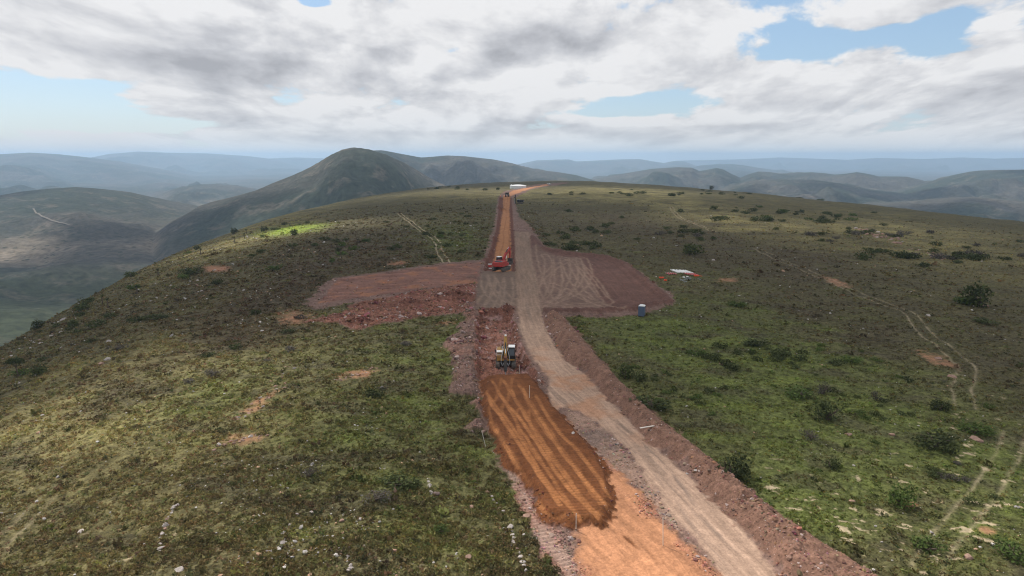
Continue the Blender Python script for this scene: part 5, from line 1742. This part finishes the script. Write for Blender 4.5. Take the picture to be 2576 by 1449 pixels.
# ---- stones
def rockmat(name, c1, c2, attr=False):
    m, t = new_mat(name)
    tc_ = t.n('ShaderNodeTexCoord'); oi = t.n('ShaderNodeObjectInfo')
    nz = t.noise(tc_.outputs['Object'], 3.0, 5, .65)
    if attr:
        at_ = t.n('ShaderNodeAttribute', attribute_name='tint')
        c_ = at_.outputs['Color']
    else:
        c_ = t.mix(oi.outputs['Random'], c1, c2)
    c_ = t.vm('SCALE', c_, s=t.lin(nz, .3, .7, .72, 1.2))
    p = t.n('ShaderNodeBsdfPrincipled'); t.l(c_, p.inputs['Base Color']); p.inputs['Roughness'].default_value = .9; p.inputs['Specular IOR Level'].default_value = .2
    b = t.n('ShaderNodeBump'); b.inputs['Strength'].default_value = .5; b.inputs['Distance'].default_value = .06
    t.l(nz, b.inputs['Height']); t.l(b.outputs[0], p.inputs['Normal'])
    o = t.n('ShaderNodeOutputMaterial'); t.l(p.outputs[0], o.inputs[0])
    return m


MR = dict(pale=rockmat('pale_stone', (.48, .42, .38), (.33, .29, .27)), rose=rockmat('rose_stone', (.36, .225, .165), (.27, .18, .145)), dark=rockmat('dark_stone', (.20, .13, .11), (.14, .11, .10)),
          mix=rockmat('rubble_stone', None, None, True))


def rock_geo(seed, sub=2):
    b = bmesh.new()
    bmesh.ops.create_icosphere(b, subdivisions=sub, radius=1)
    rg = random.Random(seed)
    planes = [(Vector((rg.gauss(0, 1), rg.gauss(0, 1), rg.gauss(0, 1))).normalized(), rg.uniform(.55, .85)) for _ in range(9)]
    for v in b.verts:
        for n_, d_ in planes:
            k_ = v.co.dot(n_)
            if k_ > d_:
                v.co -= n_ * (k_ - d_)
        v.co *= 1 + rg.uniform(-.04, .04)
        v.co.x *= 1.15; v.co.z *= .72
    V = np.array([v.co[:] for v in b.verts]); F = np.array([[v.index for v in f.verts] for f in b.faces])
    b.free()
    return V, F


ROCKS = {k_: [mesh_from('rock', *rock_geo(900 + i), MR[k_], smooth=False) for i in range(6)] for k_ in ('pale', 'rose', 'dark')}


def rock(dx, dy, s, kind_, label, group='stones scattered over the hilltop', sq=(1, 1, 1), name='rock', cat='rock', rz=None):
    p = at(dx, dy)
    return link(name, ROCKS[kind_][rnd.randrange(6)], loc=(p.x, p.y, p.z + s * .02), rot=(rnd.uniform(-.2, .2), rnd.uniform(-.2, .2), rnd.uniform(0, 6.28) if rz is None else rz),
                scale=(s * .68 * sq[0], s * .68 * sq[1], s * .68 * sq[2]), label=label, cat=cat, group=group)


named = [
    (1597, 1218, .62, 'rose', 'largest orange boulder lying alone on the verge between the two roads'),
    (1508, 1146, .62, 'rose', 'reddish boulder at the right rim of the dark fill'), (1500, 1140, .42, 'rose', 'smaller rock touching the reddish rim boulder'), (1514, 1154, .34, 'rose', 'lowest rock of the trio at the fill rim'),
    (1448, 1078, .6, 'rose', 'pinkish boulder at the upper right rim of the fill'), (1458, 1084, .4, 'rose', 'small rock below the pinkish upper rim boulder'), (1442, 1090, .35, 'pale', 'pale rock left of the two upper rim rocks'),
    (1188, 1085, .6, 'dark', 'dark block at the outer corner of the left spoil strip'), (1217, 1086, .65, 'rose', 'flat rose block right of the dark corner block'),
    (1313, 1255, .5, 'rose', 'tilted rose block on the old tracks strip'), (1326, 1300, .55, 'rose', 'flat slab at the lower left corner of the fill'),
    (2457, 1108, 1.0, 'rose', 'reddish boulder beside the green thicket'), (1818, 915, .8, 'rose', 'brown mound shaped boulder on the green flat'),
    (2134, 1094, .6, 'rose', 'small red boulder right of the lone round bush'), (2242, 1094, .55, 'rose', 'flat red boulder between the round bush and the thicket'),
    (2143, 1262, .45, 'rose', 'reddish stone left of the olive bush'), (1750, 1193, .3, 'pale', 'pale stone just left of the broad dark bush'),
    (1729, 1192, .25, 'pale', 'grey stone on the shoulder of the earth bank'), (2127, 1416, .7, 'dark', 'dark boulder at the low end of the earth bank'),
    (2435, 1401, .6, 'rose', 'sandy boulder beside the fresh green tuft'), (990, 1386, .42, 'rose', 'orange stone low on the left slope'),
    (1180, 1402, .42, 'rose', 'orange stone near the lower left stone row'), (1098, 1241, .5, 'dark', 'blue grey block in the grass right of the upright slab'),
    (1188, 1276, .42, 'rose', 'flat orange stone below the blue grey block'), (860, 1310, .4, 'rose', 'orange stone in the middle of the left slope'),
    (905, 1307, .38, 'pale', 'pale stone right of the orange one in the middle left slope'), (270, 905, 1.0, 'pale', 'flat pale slab high on the left slope'),
    (255, 916, .8, 'rose', 'rose stone just below the flat pale slab'), (160, 805, 1.4, 'pale', 'white boulder near the left skyline'), (275, 860, 1.0, 'pale', 'pale ledge stone under the left ridge'),
    (90, 945, .8, 'pale', 'pale slab behind the small tree'), (45, 965, .7, 'pale', 'pale slab in the shade below the small tree'),
    (205, 1338, .45, 'pale', 'cream stone at the top of the lowest left cluster'), (450, 1435, .55, 'pale', 'white block at the bottom edge of the left slope'),
    (540, 680, .9, 'pale', 'pale rock beside the bare orange spot'), (2290, 735, .8, 'pale', 'grey white rock beside the middle of the rutted track'),
    (1795, 655, .9, 'pale', 'pale rock right of the big bush behind the pipes'), (2480, 770, .8, 'rose', 'buff stone at the foot of the large spreading bush'),
    (2395, 948, .9, 'rose', 'long red rock inside the bend of the rutted track'), (2360, 902, .8, 'rose', 'red ledge rock above the bend of the rutted track'), (2335, 795, .8, 'pale', 'round grey rock beside the right rut'),
]
for n_ in named:
    rock(*n_)
for dx, dy in ((993, 1238), (992, 1228)):
    rock(dx, dy, .5, 'rose', 'tall pale slab standing upright in the left slope grass' if dy == 1238 else 'narrow top piece leaning on the upright slab', sq=(.6, .5, 1.9), rz=.2)
# rows of stones
rows = [([(1281, 1322), (1290, 1350), (1297, 1378), (1312, 1405), (1325, 1440)], 15, .45, 'white block in the stone row beside the lower left road edge', 'pale', 2.0),
        ([(442, 1268), (430, 1290), (418, 1315), (405, 1355), (402, 1392)], 16, .42, 'pale stone in the long thin row on the lower left slope', 'pale', 1.4),
        ([(873, 1395), (877, 1415), (880, 1440)], 6, .36, 'pale stone in the short row at the bottom of the left slope', 'pale', 2),
        ([(1076, 1205), (1080, 1230), (1083, 1245)], 6, .34, 'pale stone in the short row right of the upright slab', 'pale', 1.5),
        ([(1205, 1215), (1215, 1235), (1240, 1255), (1262, 1290)], 9, .33, 'pale stone in the ragged row near the road edge', 'pale', 4),
        ([(590, 1060), (620, 1040), (660, 1010), (700, 975), (722, 900)], 34, .42, 'pinkish stone in the band running up the left slope', 'rose', 12),
        ([(540, 1125), (580, 1110), (640, 1100), (672, 1090)], 26, .4, 'pinkish stone in the low red patch on the left slope', 'rose', 7),
        ([(840, 955), (880, 945), (920, 935), (955, 925)], 20, .42, 'rose stone in the red patch left of the spoil strip', 'rose', 6),
        ([(690, 1385), (700, 1400), (720, 1330), (735, 1290)], 14, .36, 'pale stone in the loose cluster low on the left slope', 'pale', 12),
        ([(2150, 575), (2180, 585), (2230, 600), (2275, 610)], 44, 1.5, 'pale broken block of the rock outcrop on the right slope', 'rose', 9),
        ([(2290, 625), (2340, 640), (2380, 652)], 16, 1.3, 'grey rose block of the lower outcrop on the far right', 'rose', 6),
        ([(610, 600), (630, 595), (650, 605)], 10, .9, 'pale stone in the cluster below the lime green patch', 'pale', 5),
        ([(450, 720), (500, 712), (480, 740)], 8, .8, 'pale stone high on the brown left slope', 'pale', 10),
        ([(205, 800), (150, 830), (60, 880), (20, 900)], 14, .9, 'pale stone along the steep left edge of the hill', 'pale', 10)]
for pts, n_, s_, lb, kd, jit in rows:
    pts = np.array(pts, float)
    seg = np.concatenate([[0], np.cumsum(np.hypot(*np.diff(pts, axis=0).T))])
    for i in range(n_):
        q_ = (i + rnd.random()) / n_ * seg[-1]
        dx = np.interp(q_, seg, pts[:, 0]) + rnd.gauss(0, jit); dy = np.interp(q_, seg, pts[:, 1]) + rnd.gauss(0, jit * .5)
        rock(float(dx), float(dy), s_ * rnd.uniform(.5, 1.15), kd if rnd.random() < .8 else ('pale' if kd == 'rose' else 'rose'), lb, sq=(1, rnd.uniform(.6, 1), rnd.uniform(.7, 1.1)))


# ---- merged masses: rubble, pebbles and tufts nobody could count
def scatter(n, near, far, power, half=.78):
    """random ground points, denser near the viewer's end of the hill"""
    u = rng.random(n)
    r = (near ** (1 - power) + u * (far ** (1 - power) - near ** (1 - power))) ** (1 / (1 - power))
    a = rng.uniform(-half, half, n)
    return r * np.sin(a), r * np.cos(a)


def stamp(name, geos, x, y, z, s, tint, mat, sq=None, kind='stuff', label=None, tilt=.3, smooth=False):
    """many small copies of a few shapes as one mesh"""
    n = len(x)
    which = rng.integers(0, len(geos), n)
    Vs, Fs, Ts, base_ = [], [], [], 0
    for g in range(len(geos)):
        V, F = geos[g]
        k_ = np.nonzero(which == g)[0]
        if not len(k_):
            continue
        a = rng.uniform(0, 6.283, len(k_)); ca, sa_ = np.cos(a)[:, None], np.sin(a)[:, None]
        sx = s[k_][:, None]
        sz = sx * (1 if sq is None else sq[k_][:, None])
        px_ = V[None, :, 0] * sx; py_ = V[None, :, 1] * sx; pz_ = V[None, :, 2] * sz
        t1 = rng.normal(0, tilt, len(k_))[:, None]
        pz2 = pz_ + px_ * t1
        X = px_ * ca - py_ * sa_ + x[k_][:, None]; Y = px_ * sa_ + py_ * ca + y[k_][:, None]; Z = pz2 + z[k_][:, None]
        Vs.append(np.stack([X, Y, Z], -1).reshape(-1, 3))
        Fs.append((F[None] + (np.arange(len(k_)) * len(V))[:, None, None]).reshape(-1, F.shape[1]) + base_)
        Ts.append(np.repeat(tint[k_], len(V), 0))
        base_ += len(k_) * len(V)
    me = mesh_from(name, np.concatenate(Vs), np.concatenate(Fs), mat, {'tint': np.concatenate(Ts)}, smooth=smooth)
    return link(name, me, kind=kind, label=label)


geo_small = [rock_geo(40 + i, 1) for i in range(6)]
# rubble on the works
X, Y = scatter(260000, 44, 330, 1.15, .55)
m = (np.abs(X) < 60); X, Y = X[m], Y[m]
z, tn, vg, rb, cl = terrain(X, Y)
keep = (vg < .3) & ((rb > .12) | (rng.random(len(X)) < .035)) & (rng.random(len(X)) < np.maximum(rb, .12) ** 1.2 + .0)
X, Y, z, tn, rb = X[keep], Y[keep], z[keep], tn[keep], rb[keep]
r_ = np.hypot(X, Y)
s = np.clip(rng.lognormal(-2.35, .55, len(X)), .04, .5) * (.6 + .6 * rb) * np.clip(r_ / 110, .8, 1.6)
jit = rng.uniform(.6, 1.7, (len(X), 1)) * (1 + .12 * rng.normal(size=(len(X), 3)))
tt_ = np.clip(tn * jit, .03, .6)
big_cl = fbm(X, Y, 5, 2, 745); s = s * np.clip(.75 + .8 * big_cl, .5, 1.9)
pk_ = rng.random(len(X)) < .10
tt_[pk_] = np.array((.42, .32, .29)) * rng.uniform(.8, 1.15, (pk_.sum(), 1))
print('rubble', len(X))
stamp('rubble', geo_small, X, Y, z + s * .1, s, tt_, MR['mix'], label='loose broken red and grey stones over the spoil and trench')
# small stones in the grass
X, Y = scatter(90000, 42, 420, 1.6)
z, tn, vg, rb, cl = terrain(X, Y)
nn_ = fbm(X, Y, 14, 3, 701)
leftside = (X < -8)
keep = (vg > .4) & (rng.random(len(X)) < np.clip(.05 + .42 * sst(.05, .5, nn_), 0, 1) * np.where(leftside, .38, .15))
X, Y, z = X[keep], Y[keep], z[keep]
s = np.clip(rng.lognormal(-2.35, .5, len(X)), .04, .36) * np.clip(np.hypot(X, Y) / 120, .8, 2.2)
c_ = np.array((.50, .46, .43))[None] * rng.uniform(.55, 1.15, (len(X), 1)); wrm = rng.random(len(X)) < .3; c_[wrm] = np.array((.46, .29, .19)) * rng.uniform(.7, 1.2, (wrm.sum(), 1))
print('stones', len(X))
stamp('pebbles', geo_small, X, Y, z + s * .15, s, c_, MR['mix'], label='small pale stones sprinkled through the grass')

# tufts of grass and low scrub
def tuft_geo(seed, n=16, w_=1.0, h_=.8):
    rg = np.random.default_rng(seed)
    V, F = leaf_cloud(n, [(0, 0, h_ * .4, w_ * .75, w_ * .75, h_ * .55), (.3, .2, h_ * .3, w_ * .5, w_ * .5, h_ * .4)], .34, rg)
    return V, F


tg = [tuft_geo(i) for i in range(8)]
X, Y = scatter(360000, 38, 560, 1.4)
z, tn, vg, rb, cl = terrain(X, Y)
cn = fbm(X, Y, 3.5, 3, 711)
right = (X > 14)
pr = vg ** 2 * np.clip(.62 + .9 * cn, .12, 1) * np.where(right, .55, 1)
keep = rng.random(len(X)) < pr
X, Y, z, tn, right = X[keep], Y[keep], z[keep], tn[keep], right[keep]
r_ = np.hypot(X, Y)
s = rng.lognormal(-1.55, .36, len(X)) * np.clip(r_ / 95, .8, 3.0) ** .6 * np.where(right, .8, 1)
tt_ = tn * rng.uniform(.82, 1.42, (len(X), 1)) * (1 + .10 * rng.normal(size=(len(X), 3)))
tt_ *= np.array((1.22, 1.15, 1.08))
dk_ = rng.random(len(X)) < .07
tt_[dk_] *= .55; s[dk_] *= 1.7
print('tufts', len(X))
stamp('grass', tg, X, Y, z - s * .06, s, np.clip(tt_, .012, .5), ML['scrub'], sq=np.full(len(X), .85), label='low tufts of scrub and grass covering the hilltop', tilt=.1)
